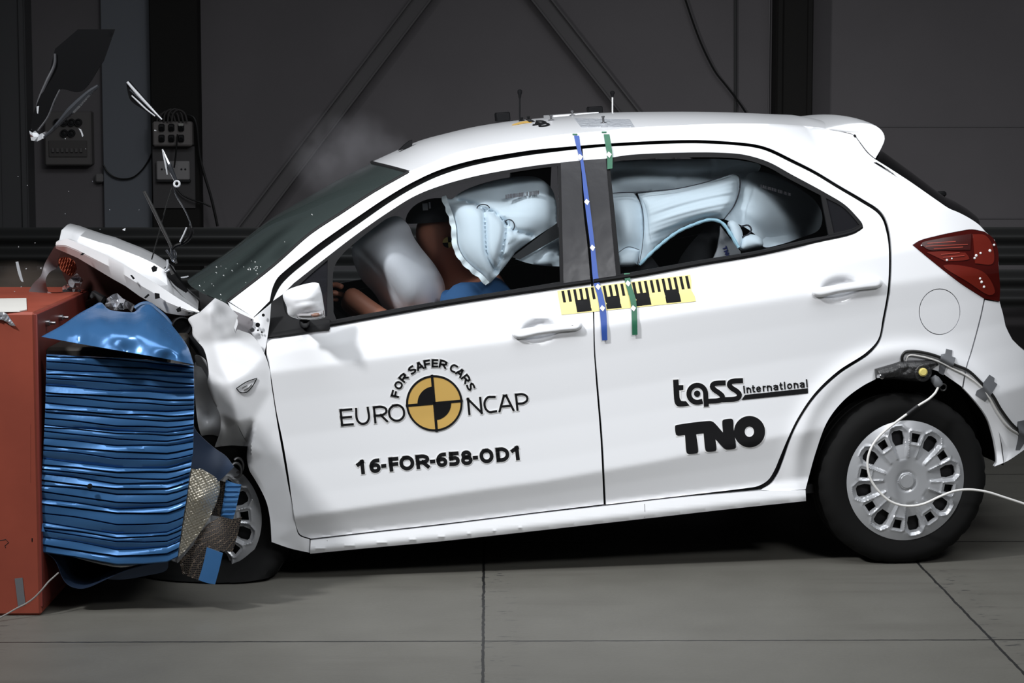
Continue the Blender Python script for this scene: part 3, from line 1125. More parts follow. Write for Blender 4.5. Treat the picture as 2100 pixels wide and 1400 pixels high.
def stitch(pts, off, parent, r=.0011, name='seam_stitch'):
    q = spline(pts, False, 5)
    b_ = MB()
    b_.tube(side(q[:, 0], q[:, 1], -off), r, 6)
    return b_.build(name, STITCH, parent)


print_code('printed_code', 1037, 403, 1106, 394, 9, .077, curtain)
# seat belt and the pale bag behind it
strap = panel('seat_belt', [[(1143, 457, c), (1146, 487, c), (1066, 532, c), (1050, 527, c)]], GAP, car, off=-.115, thick=.006, step=12)
pillow('side_airbag', [(1056, 531, c), (1090, 516), (1146, 484, c), (1147, 546, c), (1118, 545), (1085, 540)], AIRBAG, car, off=.16, H=.03, D=22, seams=[([(1065, 524), (1100, 527), (1146, 527)], .012, 5), ([(1080, 519), (1110, 517), (1146, 518)], .008, 5)])

# rear curtain
RA = pillow('curtain_airbag', [(1247, 350, c), (1252, 334), (1300, 328), (1386, 326), (1481, 326), (1526, 330), (1560, 340), (1530, 372), (1502, 362), (1440, 378), (1387, 388), (1306, 396), (1247, 398, c)], AIRBAG, car, off=.20, H=.035, D=26,
            seams=[([(1250, 352), (1310, 349), (1390, 355), (1470, 353), (1520, 345)], .014, 10), ([(1390, 352), (1386, 372)], .01, 4), ([(1464, 328), (1457, 366)], .01, 4)])


def rb_extra(P):
    u, v = P[:, 0], P[:, 1]
    a = v + .40 * (u - 1310) - .00065 * (u - 1310) ** 2
    e = .0045 * fold_noise(a / 7.4) * np.clip((u - 1318) / 60, 0, 1)
    low = (v - (543 - .47 * (u - 1309)))
    return e + .02 * np.exp(-((v - 430) / 46) ** 2)


pillow('curtain_tether', [(1308, 397, c), (1387, 388), (1450, 373), (1502, 357), (1514, 362), (1516, 384), (1505, 420), (1484, 449, c), (1453, 450), (1420, 459), (1387, 474), (1343, 508), (1309, 544, c), (1313, 507), (1319, 457), (1315, 420)], AIRBAG, RA, off=.135, H=.035, D=26, extra=rb_extra, step=3.2)
pillow('curtain_lobe', [(1249, 399, c), (1275, 396), (1300, 397), (1314, 420), (1319, 457), (1316, 507), (1311, 522, c), (1270, 520), (1262, 500), (1254, 440)], AIRBAG, RA, off=.14, H=.055, D=30)
pillow('curtain_foot', [(1264, 520, c), (1290, 507), (1312, 514, c), (1307, 543, c), (1290, 547), (1267, 547, c)], AIRBAG, RA, off=.13, H=.035, D=14)


def rd_extra(P):
    u, v = P[:, 0], P[:, 1]
    t = np.arctan2(v - 415, u - 1500)
    return .003 * fold_noise(t * 14) * np.exp(-((u - 1515) / 26) ** 2) - .05 * np.exp(-((u - 1600) / 60) ** 2 - ((v - 500) / 40) ** 2)


pillow('curtain_cushion', [(1519, 366, c), (1545, 352), (1583, 357), (1630, 380), (1672, 412), (1686, 440), (1680, 470), (1640, 488), (1597, 502), (1566, 506), (1552, 484), (1520, 462), (1486, 450, c), (1507, 420), (1518, 386)], AIRBAG, RA, off=lambda P: .165 + .20 * np.clip((P[:, 0] - 1530) / 130, 0, 1.2) ** 1.3, H=.05, D=50, Hin=.05, extra=rd_extra)
stitch([(1522, 486), (1534, 481), (1541, 471), (1535, 462), (1520, 464)], .12, RA, .003, 'vent_ring')
print_code('printed_code', 1560, 381, 1622, 399, 7, .128, RA, seed=8)
for nm, q in (('curtain_tube', [(1493, 455), (1504, 452), (1518, 465), (1524, 488), (1516, 510), (1506, 500), (1497, 480)]), ('curtain_tube', [(1522, 487), (1540, 480), (1560, 488), (1565, 503), (1545, 509), (1519, 513)])):
    pillow(nm, q, AIRBAG, RA, off=.13, H=.03, D=14, step=4)
stitch([(1249, 397), (1275, 394.5), (1306, 394), (1345, 391), (1387, 387), (1445, 374), (1502, 356)], .10, RA, .0016)
stitch([(1302, 397), (1315, 420), (1320, 457), (1317, 507), (1311, 540)], .085, RA)
stitch([(1502, 356), (1515, 361), (1518, 384), (1507, 420), (1485, 449)], .10, RA, .0014)
stitch([(1266, 519), (1288, 506), (1311, 512)], .085, RA)
hem = spline([(1311, 543), (1345, 510), (1389, 476), (1422, 461), (1453, 451), (1470, 452), (1482, 458), (1497, 478), (1515, 508)], False, 5)
mb = MB()
mb.tube(side(hem[:, 0], hem[:, 1], -.105), .0045 + .002 * np.abs(np.sin(np.arange(len(hem)) * .8)), 8)
mb.build('hem', mat('pale blue hem cord', (.42, .66, .78), .6), RA)

# driver's bag
def plane(y):
    return lambda u, v, off=0: cp(u, v, np.full(np.shape(u), float(y)) - off)


DB = [(722, 512), (742, 480), (775, 458), (815, 443), (838, 462), (848, 485), (862, 506), (893, 545), (910, 577), (913, 605), (900, 640), (880, 668), (830, 680), (800, 655), (770, 605), (738, 567)]
pillow('driver_airbag', DB, AIRBAG_G, car, H=.17, D=85, Hin=.17, surf=plane(-.455), step=6,
       seams=[([(727, 503), (772, 548), (800, 590), (830, 632), (845, 670)], .010, 4)])

# ------------------------------------------------------------------ the dummies
def skin_body(name, joints, bones, m, root=0, parent=None, levels=2):
    me = bpy.data.meshes.new(name)
    me.from_pydata([tuple(map(float, p[:3])) for p in joints], bones, [])
    o = link(name, me)
    sk = o.modifiers.new('skin', 'SKIN')
    for i, p in enumerate(joints):
        r = p[3]
        me.skin_vertices[0].data[i].radius = (r, p[4] if len(p) > 4 else r)
        me.skin_vertices[0].data[i].use_root = (i == root)
    sk.use_smooth_shade = True
    sd = o.modifiers.new('sub', 'SUBSURF')
    sd.levels = levels
    sd.render_levels = levels
    dg = bpy.context.evaluated_depsgraph_get()
    ev = o.evaluated_get(dg)
    me2 = bpy.data.meshes.new_from_object(ev)
    o.modifiers.clear()
    o.data = me2
    me2.materials.clear()
    me2.materials.append(m)
    for p in me2.polygons:
        p.use_smooth = True
    if parent:
        o.parent = parent
    return o


BROWN = mat('brown vinyl skin', (0.36, 0.14, 0.085), 0.55)
BLUEC = mat('blue cotton clothing', (0.03, 0.10, 0.24), 0.85)
LIMEP = mat('tan vinyl skin', (0.42, 0.20, 0.13), 0.5)


def pt(u, v, y):
    return cp(float(u), float(v), float(y))


def J(p, r, r2=None):
    return (*p, r, r2 if r2 else r)


Y0 = -.37
hip = pt(1035, 800, Y0)
J_ = [J(hip, .15, .16), J(pt(1010, 715, Y0), .135, .16), J(pt(975, 640, Y0), .135, .18), J(pt(952, 600, Y0), .10, .15), J(pt(930, 566, Y0), .058, .058), J(pt(912, 530, Y0), .065, .062), J(pt(897, 500, Y0), .094, .078), J(pt(893, 468, Y0), .098, .08), J(pt(895, 440, Y0), .07, .06),
      # nose
      J(pt(866, 515, Y0), .035, .03),
      # near arm: shoulder, elbow, wrist, palm
      J(pt(955, 615, Y0 - .19), .062), J(pt(890, 690, Y0 - .24), .05), J(pt(800, 668, Y0 - .20), .042), J(pt(738, 622, Y0 - .16), .036), J(pt(706, 597, Y0 - .13), .040),
      # far arm
      J(pt(955, 615, Y0 + .19), .062), J(pt(890, 690, Y0 + .24), .05), J(pt(740, 640, Y0 + .18), .036), J(pt(706, 610, Y0 + .14), .038),
      # legs
      J(pt(1000, 850, Y0 - .1), .10), J(pt(830, 790, Y0 - .13), .075), J(pt(700, 930, Y0 - .12), .055), J(pt(640, 1000, Y0 - .12), .05),
      J(pt(1000, 850, Y0 + .1), .10), J(pt(830, 790, Y0 + .13), .075), J(pt(700, 930, Y0 + .12), .055), J(pt(640, 1000, Y0 + .12), .05)]
BN = [(0, 1), (1, 2), (2, 3), (3, 4), (4, 5), (5, 6), (6, 7), (7, 8), (6, 9), (2, 10), (10, 11), (11, 12), (12, 13), (13, 14), (2, 15), (15, 16), (16, 17), (17, 18), (0, 19), (19, 20), (20, 21), (21, 22), (0, 23), (23, 24), (24, 25), (25, 26)]
driver = skin_body('crash_dummy', J_, BN, BROWN, 0)
driver.matrix_world = car.matrix_world
prop(driver, 'brown vinyl crash dummy in the driver seat with its face pressed into the grey airbag', 'crash dummy')
# clothing, cap, check marker and fingers move with the dummy
sh = skin_body('shirt', [J(hip + [0, 0, .02], .165, .175), J(pt(1008, 712, Y0), .15, .175), J(pt(975, 640, Y0), .148, .195), J(pt(957, 612, Y0), .11, .16), J(pt(955, 615, Y0 - .19), .075), J(pt(918, 660, Y0 - .22), .068), J(pt(955, 615, Y0 + .19), .075), J(pt(918, 660, Y0 + .22), .068)],
               [(0, 1), (1, 2), (2, 3), (2, 4), (4, 5), (2, 6), (6, 7)], BLUEC, 0, driver)
pillow('sleeve', [(908, 598), (930, 594), (965, 598), (1002, 604), (990, 640), (930, 660), (905, 640)], BLUEC, driver, H=.04, D=25, Hin=.05, surf=plane(-.56), seams=[([(915, 600), (960, 612), (990, 622)], .01, 6)])
mb = MB()
hp = [pt(x, y, Y0 + dy) for x, y, dy in ((858, 470, 0), (870, 428, 0), (900, 412, 0), (930, 428, 0), (938, 470, 0))]
V, F = [], []
cx_, cz_ = pt(897, 474, Y0)[0], pt(897, 474, Y0)[2]
for i in range(9):
    for j in range(25):
        ph = (pi / 2) * i / 8
        th = 2 * pi * j / 24
        V.append((cx_ + .106 * cos(ph) * cos(th) * (1.03 if cos(th) < 0 else 1), Y0 + .09 * cos(ph) * sin(th), cz_ + .036 + .080 * sin(ph)))
F = [(i * 25 + j, i * 25 + j + 1, (i + 1) * 25 + j + 1, (i + 1) * 25 + j) for i in range(8) for j in range(24)]
mesh_obj('skull_cap', V, F, DARK, driver, 60)
# quartered marker on the cheek
cm = pt(919, 497, -.455)
mb = MB()
for q in range(4):
    a0 = q * pi / 2
    fan = [(0, 0)] + [(.0185 * cos(a0 + k * pi / 16), .0185 * sin(a0 + k * pi / 16)) for k in range(9)]
    V = [cm + np.array([a, 0, b]) for a, b in fan] + [cm + np.array([a, .012, b]) for a, b in fan]
    mb.add(V, [tuple(range(9, -1, -1))] + [(k, (k + 1) % 10, 10 + (k + 1) % 10, 10 + k) for k in range(10)], q % 2)
mb.build('target_marker', [INK, mat('mustard marker', (.50, .40, .12), .5)], driver, smooth=False)
mb = MB()
lp = pt(872, 424, -.46)
mb.box(lp, (.018, .003, .024), None, 0)
mb.box(lp + np.array([.016, 0, .004]), (.006, .003, .022), None, 0)
mb.build('head_label', mat('grey paper label', (.30, .30, .30), .6), driver)
for sgn, wy in ((-1, Y0 - .13), (1, Y0 + .14)):
    for k in range(4):
        b = pt(706, 597 if sgn < 0 else 610, wy)
        st = b + np.array([-.02, (k - 1.5) * .019, -.004])
        fg = skin_body('finger', [J(st, .010), J(st + [-.035, 0, .008 - .003 * k], .0095), J(st + [-.055, 0, -.014], .009), J(st + [-.05, 0, -.036], .008)], [(0, 1), (1, 2), (2, 3)], BROWN, 0, driver, 1)
    st = b + np.array([0, -sgn * .035, .01])
    skin_body('thumb', [J(st, .012), J(st + [-.025, -sgn * .018, .012], .0105), J(st + [-.05, -sgn * .02, .008], .009)], [(0, 1), (1, 2)], BROWN, 0, driver, 1)

# child dummy's seat in the back: a dark shell with a pale plate
seatc = bpy.data.objects.new('child_seat', None)
COL.objects.link(seatc)
seatc.matrix_world = car.matrix_world
prop(seatc, 'dark child seat with a pale printed wing plate behind the rear door window', 'child seat')
pillow('seat_shell', [(1390, 540), (1420, 495), (1450, 466), (1472, 455), (1482, 470), (1474, 500), (1462, 540), (1455, 600), (1380, 610)], CLOTH, seatc, H=.05, D=25, Hin=.22, surf=plane(-.50), step=8)
seat_plate = panel('seat_plate', [[(1477, 463, c), (1496, 487), (1519, 516, c), (1517, 534), (1456, 546, c), (1470, 515), (1475, 490)]], mat('pale grey plate', (.46, .46, .48), .5), seatc, surf=lambda u, v, off=0: cp(u, v, np.full(np.shape(u), -.585)), thick=.012, step=10)
# ------------------------------------------------------------------ handles, mirror, lamp insides
def ztr(ox, oy, k):
    """coordinates read off an enlargement of the photograph"""
    return lambda pts: [(ox + p[0] / k, oy + p[1] / k) + tuple(p[2:]) for p in pts]


HANDLE = [(1049.6, 683.5), (1053, 677), (1075, 673), (1142, 662.7), (1173, 656.5), (1186, 657), (1193.5, 664), (1193, 671.4), (1186, 677), (1160, 680), (1107, 687), (1064, 695), (1053, 691)]
hd = pillow('door_handle', HANDLE, WHITE, front_door, off=-.001, H=.021, D=7, Hin=.0, step=2.6, bstep=4)
mb = MB()
kh = side(np.array([1174.]), np.array([669.]), .020)[0]
mb.lathe([(-.002, .0045), (.004, .0045)], kh, (0, 1, 0), 16)
mb.build('keyhole', INK, hd)
R_H = [(x + 616, y - 86 + (x - 1120) * -.012) for x, y in HANDLE]
pillow('door_handle', R_H, WHITE, rear_door, off=-.001, H=.021, D=7, Hin=.0, step=2.6, bstep=4)

CAP = [(580, 604), (589, 595), (615, 585), (645, 579), (654, 581, c), (659, 597), (665, 633), (667, 650, c), (655, 654), (631, 656), (607, 653), (591, 645), (588, 629), (582, 615)]


def mirror_plane(u, v, off=0):
    return cp(u, v, -.905 - .0006 * (np.asarray(u) - 580) * 0)


mirror = pillow('wing_mirror', CAP, WHITE, car, H=.055, D=26, Hin=.04, surf=mirror_plane, step=4, seams=[([(608, 622), (630, 618), (662, 615)], .006, 5)])
LAMPM = mat('clear lamp plastic', (.30, .29, .30), .12, coat=.8)


def lamp_plane(u, v, off=0):
    return cp(u, v, np.full(np.shape(u), -.925))


pillow('indicator_lamp', [(607, 646), (615, 641, c), (664, 636, c), (666, 649, c), (655, 653), (631, 655.5), (610, 652)], LAMPM, mirror, H=.034, D=14, Hin=.01, surf=lamp_plane, step=3.5)
pillow('indicator_bulb', [(637, 645), (645, 642), (654, 642), (657, 646), (651, 650), (641, 650)], mat('amber bulb', (.22, .12, .09), .25), mirror, H=.006, D=5, Hin=.0, surf=lambda u, v, off=0: cp(u, v, np.full(np.shape(u), -.957)), step=3)
foot = panel('mirror_foot', [[(557, 619.5, c), (578, 605, c), (588, 645), (610, 656), (655, 656), (676, 655, c), (677, 675, c), (640, 679), (548.5, 692, c), (552, 655)]], BLACKT, mirror, off=.012, thick=.03, step=8)
mb = MB()
mb.tube([side(np.array([625.]), np.array([664.]), .0)[0], cp(625., 652., -.90)], .018, 10)
mb.build('mirror_arm', BLACKT, mirror)

# tail lamp: reflector bands behind the red lens
REDB = mat('bright red reflector', (.15, .014, .008), .25, coat=1.0)
REDD = mat('dark red housing', (.05, .006, .005), .3, coat=1.0)
panel('lamp_bowl', [[(1890, 499), (1930, 488, c), (1992, 479, c), (1990, 512, c), (1940, 512), (1905, 512)]], REDD, tail_lamp, off=.006, thick=.004, step=8)
for q in ([(1995, 480, c), (2020, 482), (2034, 500), (2036, 540), (2000, 540, c)], [(1900, 517, c), (1930, 515), (1980, 518, c), (1988, 530), (1940, 536, c)], [(1935, 545), (1960, 543), (2020, 560), (2040, 600), (2030, 605), (1985, 578)]):
    panel('reflector', [q], REDB, tail_lamp, off=.0055, thick=.004, step=8)
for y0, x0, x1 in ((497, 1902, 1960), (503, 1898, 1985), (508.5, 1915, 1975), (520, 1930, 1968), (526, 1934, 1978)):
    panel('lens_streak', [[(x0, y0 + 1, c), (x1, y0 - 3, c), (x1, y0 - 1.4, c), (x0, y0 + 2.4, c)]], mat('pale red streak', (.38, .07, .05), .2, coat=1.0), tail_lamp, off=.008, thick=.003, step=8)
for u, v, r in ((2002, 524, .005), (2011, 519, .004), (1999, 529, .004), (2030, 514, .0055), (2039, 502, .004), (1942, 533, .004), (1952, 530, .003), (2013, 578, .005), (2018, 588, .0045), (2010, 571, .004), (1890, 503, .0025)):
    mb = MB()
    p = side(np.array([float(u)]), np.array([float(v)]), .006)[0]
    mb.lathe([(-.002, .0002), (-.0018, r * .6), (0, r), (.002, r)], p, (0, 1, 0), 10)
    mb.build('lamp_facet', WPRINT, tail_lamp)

# ------------------------------------------------------------------ spoiler, roof fittings
from mathutils.bvhtree import BVHTree
_rv = np.vstack(roof_rows)
_N = len(roof_rows[0])
_bvh = BVHTree.FromPolygons([tuple(p) for p in _rv], [(i * _N + j, i * _N + j + 1, (i + 1) * _N + j + 1, (i + 1) * _N + j) for i in range(len(roof_rows) - 1) for j in range(_N - 1)])


def on_roof(u, v, off=0.0):
    out = []
    for a, b in zip(np.atleast_1d(u), np.atleast_1d(v)):
        d = car_ray(float(a), float(b))
        hit = _bvh.ray_cast(Vector(CAR_O), Vector(d))
        if hit[0] is None:
            q = _bvh.find_nearest(Vector(cp(float(a), float(b), 0.0)))
            hit = q
        n = hit[1] if hit[1].z > 0 else -hit[1]
        out.append(np.array(hit[0]) + np.array(n) * off)
    return np.array(out)


SPO = spline([(1692, 264), (1743, 253), (1776, 252), (1800, 259), (1813, 272), (1816, 285), (1809, 304), (1796, 327, c), (1785, 318), (1776, 308), (1764, 292), (1750, 276), (1700, 266, c)], True, 7)
rows = []
spo_near = side(SPO[:, 0], SPO[:, 1], .004)
for i, sx in enumerate(np.concatenate([[-1, -.995, -.97, -.93], np.linspace(-.85, .85, 15), [.93, .97, .995, 1]])):
    e = (1 - abs(sx) ** 14) ** .5 if abs(sx) < 1 else 0.0
    base = spo_near.copy()
    cen = base.mean(0)
    k = .955 + .045 * e
    q = cen + (base - cen) * np.array([k, 1, k])
    q[:, 1] = base[:, 1] * -sx
    q[:, 0] += .035 * (1 - sx * sx)
    q[:, 2] += .026 * (1 - sx * sx)
    rows.append(q)
V = np.vstack(rows)
n = len(SPO)
F = []
for i in range(len(rows) - 1):
    for j in range(n):
        F.append((i * n + j, i * n + (j + 1) % n, (i + 1) * n + (j + 1) % n, (i + 1) * n + j))
F.append(tuple(range(n)))
F.append(tuple((len(rows) - 1) * n + j for j in reversed(range(n))))
spo = mesh_obj('roof_spoiler', V, F, WHITE, car, 50)
bm = bmesh.new()
bm.from_mesh(spo.data)
bmesh.ops.recalc_face_normals(bm, faces=bm.faces)
bm.to_mesh(spo.data)
bm.free()
mb = MB()
mb.tube([side(np.array([1752.]), np.array([277.]), .002)[0], side(np.array([1755.]), np.array([281.]), .002)[0]], .004, 8)
mb.build('water_drain', INK, spo)
# wiper pivot on the hatch glass
mb = MB()
wp_ = cp(1926., 398., -.10)
mb.box(wp_, (.05, .03, .02), None, 0, .006)
mb.build('wiper_pivot', BLACKT, hatch)

# aerial fin at the front edge of the roof
fin = [(817, 309), (829, 297), (840, 288.5), (846, 287), (847, 291), (845, 301)]
mb = MB()
fa = cp(np.array([a for a, _ in fin]), np.array([b for _, b in fin]), np.full(6, -.09))
fb = fa + np.array([0, .04, 0])
mid = fa.mean(0)
V = np.vstack([mid + (fa - mid) * .9, fa + [0, .008, 0], fb - [0, .008, 0], fb.mean(0) + (fb - fb.mean(0)) * .9])
F = []
for k in range(3):
    for j in range(6):
        F.append((k * 6 + j, k * 6 + (j + 1) % 6, (k + 1) * 6 + (j + 1) % 6, (k + 1) * 6 + j))
F += [tuple(range(5, -1, -1)), tuple(range(18, 24))]
mb.add(V, F)
mb.build('roof_aerial', BLACKT, car, 30)

# roof target film: golden quarters and lettering seen edge-on
def roof_poly(name, poly, m, off=.002, parent=None):
    P, T, B = fill2d(spline(poly, True, 4), [], 4)
    f = on_roof(P[:, 0], P[:, 1], off)
    V, F = shell(f, T, B, f - np.array([0, 0, .001]))
    return mesh_obj(name, V, F, m, parent or roof)


zr = ztr(960, 170, 5.25)
tg = roof_poly('roof_target', zr([(470, 458), (560, 425), (640, 412), (690, 412), (690, 424), (620, 435), (530, 452)]), GOLD)
roof_poly('target_quarter', zr([(635, 412, c), (690, 408, c), (720, 420, c), (660, 428, c)]), INK, .003, tg)
LET = []


def roof_line(pts, r=.004):
    q = zr(pts)
    mbx = MB()
    pp = spline(q, False, 2)
    mbx.tube(on_roof(pp[:, 0], pp[:, 1], .002), r, 6)
    return mbx


for pts in ([(700, 462), (760, 448), (730, 440)], [(735, 418), (800, 420), (835, 432)], [(770, 455), (850, 445), (870, 455), (840, 468), (770, 470), (768, 456)], [(735, 435), (790, 440), (830, 430)]):
    roof_line(pts).build('roof_lettering', INK, tg)
patch = roof_poly('foil_patch', zr([(1142, 386, c), (1740, 396, c), (1790, 478, c), (1216, 478, c)]), mat('crinkled clear foil', (.60, .63, .68), .25, .3, bump=(60, .9, .01)))
for u, v, h in ((1130.5, 247, .016), (1237.7, 253, .020), (1173.7, 233, .014), (1070, 248, .008), (1084, 246, .008)):
    p = on_roof([u], [v], 0)[0]
    mb = MB()
    mb.lathe([(-.002, .011), (.003, .011), (.004, .004), (h, .004), (h + .001, .006), (h + .005, .006), (h + .006, .0002)], p, (0, 0, 1), 12)
    mb.build('roof_bolt', STEEL if h > .01 else INK, roof)
pl = [cp(u, v, np.float64(.25)) for u, v in ((1135, 243), (1228, 236))]
a, b = pl
mb = MB()
V = [a, b, b + [0, .25, 0], a + [0, .25, 0]]
V = V + [p + np.array([0, 0, .012]) for p in V]
mb.add(V, [(3, 2, 1, 0), (4, 5, 6, 7), (0, 1, 5, 4), (1, 2, 6, 5), (2, 3, 7, 6), (3, 0, 4, 7)])
mb.build('roof_plate', WHITE, roof, smooth=False)
for u, v0, v1, k0, k1, white in ((1066, 250, 183, 201, 183, False), (1256, 245, 186, 199, 186, True)):
    mb = MB()
    p0, p1, q0 = cp(u, v0, np.float64(.42)), cp(u, v1, np.float64(.42)), cp(u, k0, np.float64(.42))
    mb.tube([p0, q0], .003, 8, 1 if white else 0)
    L = np.linalg.norm(p1 - q0)
    mb.lathe([(0, .0045), (L * .35, .006), (L * .55, .009), (L * .85, .009), (L, .003)], q0, p1 - q0, 12, 0)
    mb.build('antenna_whip', [INK, WPRINT], roof)
for u0, u1, v0, v1 in ((1019, 1046, 229, 250), (1209, 1236, 217, 240)):
    mb = MB()
    p0, p1 = cp(u0, v1, np.float64(.40)), cp(u1, v0, np.float64(.40))
    mb.box((p0 + p1) / 2 + np.array([0, .03, 0]), (abs(p1[0] - p0[0]), .06, abs(p1[2] - p0[2])), None, 0, .004)
    mb.build('logger_box', BLACKT, roof)

# ------------------------------------------------------------------ tapes, ruler film
def ribbon(name, left, right, m, parent, off=.004, thick=.0006, surf=side):
    l, r = spline(left, False, 6), spline(right, False, 6)
    n = max(len(l), len(r))
    rs = lambda q: np.stack([np.interp(np.linspace(0, 1, n), np.linspace(0, 1, len(q)), q[:, k]) for k in (0, 1)], 1)
    l, r = rs(l), rs(r)
    cols = [l + (r - l) * t for t in (0, .25, .5, .75, 1)]
    W = np.stack(cols, 1).reshape(-1, 2)
    f = surf(W[:, 0], W[:, 1], off)
    g = f + np.array([0, thick + .001, 0])
    N = len(f)
    F = []
    for i in range(n - 1):
        for j in range(4):
            a_ = i * 5 + j
            F += [(a_, a_ + 5, a_ + 6, a_ + 1), (a_ + N, a_ + 1 + N, a_ + 6 + N, a_ + 5 + N)]
        a_ = i * 5
        F += [(a_, a_ + N, a_ + 5 + N, a_ + 5), (a_ + 4, a_ + 9, a_ + 9 + N, a_ + 4 + N)]
    for a_ in range(4):
        F += [(a_, a_ + 1, a_ + 1 + N, a_ + N)]
        z = (n - 1) * 5 + a_
        F += [(z, z + N, z + 1 + N, z + 1)]
    return mesh_obj(name, np.vstack([f, g]), F, m, parent)


def dot(u, v, parent, off):
    o = spline([(u - 5.5, v, c), (u - 1, v - 6.5, c), (u + 5.5, v - 1, c), (u + 1, v + 6.5, c)], True, 4)
    P, T, B = fill2d(o, [], 4)
    f = side(P[:, 0], P[:, 1], off)
    V, F = shell(f, T, B, f + np.array([0, .0008, 0]))
    return mesh_obj('tape_dot', V, F, WPRINT, parent)


bt = ribbon('blue_tape', [(1177, 278), (1182.5, 302), (1190, 330), (1199, 413), (1210.7, 506), (1217, 578), (1225, 606), (1230, 636), (1234.7, 698)],
            [(1188, 278), (1191, 302), (1196.5, 330), (1208.6, 413), (1220, 506), (1229, 578), (1237, 606), (1243, 636), (1245.6, 697)], BLUET, car, .0075)
for u, v in ((1190, 322), (1203.5, 414), (1215, 508), (1226.5, 588), (1235.5, 632)):
    dot(u, v, bt, .0095)
gt = ribbon('green_tape', [(1238, 275), (1242, 300), (1245, 316), (1245.5, 347)], [(1250, 275), (1254, 300), (1256, 316), (1256, 345)], GREENT, car, .0075)
dot(1249, 317, gt, .0095)
gt = ribbon('green_tape', [(1279.6, 560), (1283, 582), (1291.6, 612), (1295, 632), (1296.5, 687)], [(1291.6, 560), (1294, 582), (1303.7, 612), (1306, 632), (1307.4, 686)], GREENT, car, .0085)
for u, v in ((1288, 581), (1299, 632)):
    dot(u, v, gt, .0105)
for (u0, u1, v) in ((1174, 1184, 274), (1234, 1244, 269.5)):
    ribbon('tape_end', [(u0, v), (u0, v + 2.4)], [(u1, v), (u1, v + 2.4)], GREENT, car, .004)


def bil(q, s, t):
    (a, b, cc, d) = [np.array(k, float) for k in q]
    return tuple((a * (1 - s) + b * s) * (1 - t) + (d * (1 - s) + cc * s) * t)


RQ = [(1142.7, 596), (1415.4, 563), (1427.4, 617.8), (1151.4, 645.5)]


def film(name, polys, m, parent, off, surf=side, step=9):
    VV, FF, n0 = [], [], 0
    for o in polys:
        if isinstance(o, tuple):
            o, hs = o
        else:
            hs = []
        P, T, B = fill2d(o, hs, step)
        f = surf(P[:, 0], P[:, 1], off)
        V, F = shell(f, T, B, f + np.array([0, .0006, 0]))
        VV.append(V)
        FF += [tuple(i + n0 for i in q) for q in F]
        n0 += len(V)
    return mesh_obj(name, np.vstack(VV), FF, m, parent)


def quad(q, s0, t0, s1, t1, k=4):
    ss = np.linspace(s0, s1, k)
    return np.array([bil(q, s, t0) for s in ss] + [bil(q, s, t1) for s in ss[::-1]])


rf = film('ruler_film', [quad(RQ, 0, 0, 1, 1, 40)], YEL, car, .0015)
bars = []
for i in range(22):
    s0 = .030 + i * .0443
    bars.append(quad(RQ, s0, .03, s0 + .020, .50, 3))
for b0 in (2, 7, 12, 17):
    s0 = .030 + b0 * .0443
    bars.append(quad(RQ, s0, .47, s0 + 2 * .0443 + .020, .95, 8))
film('ruler_bars', bars, INK, rf, .0026)

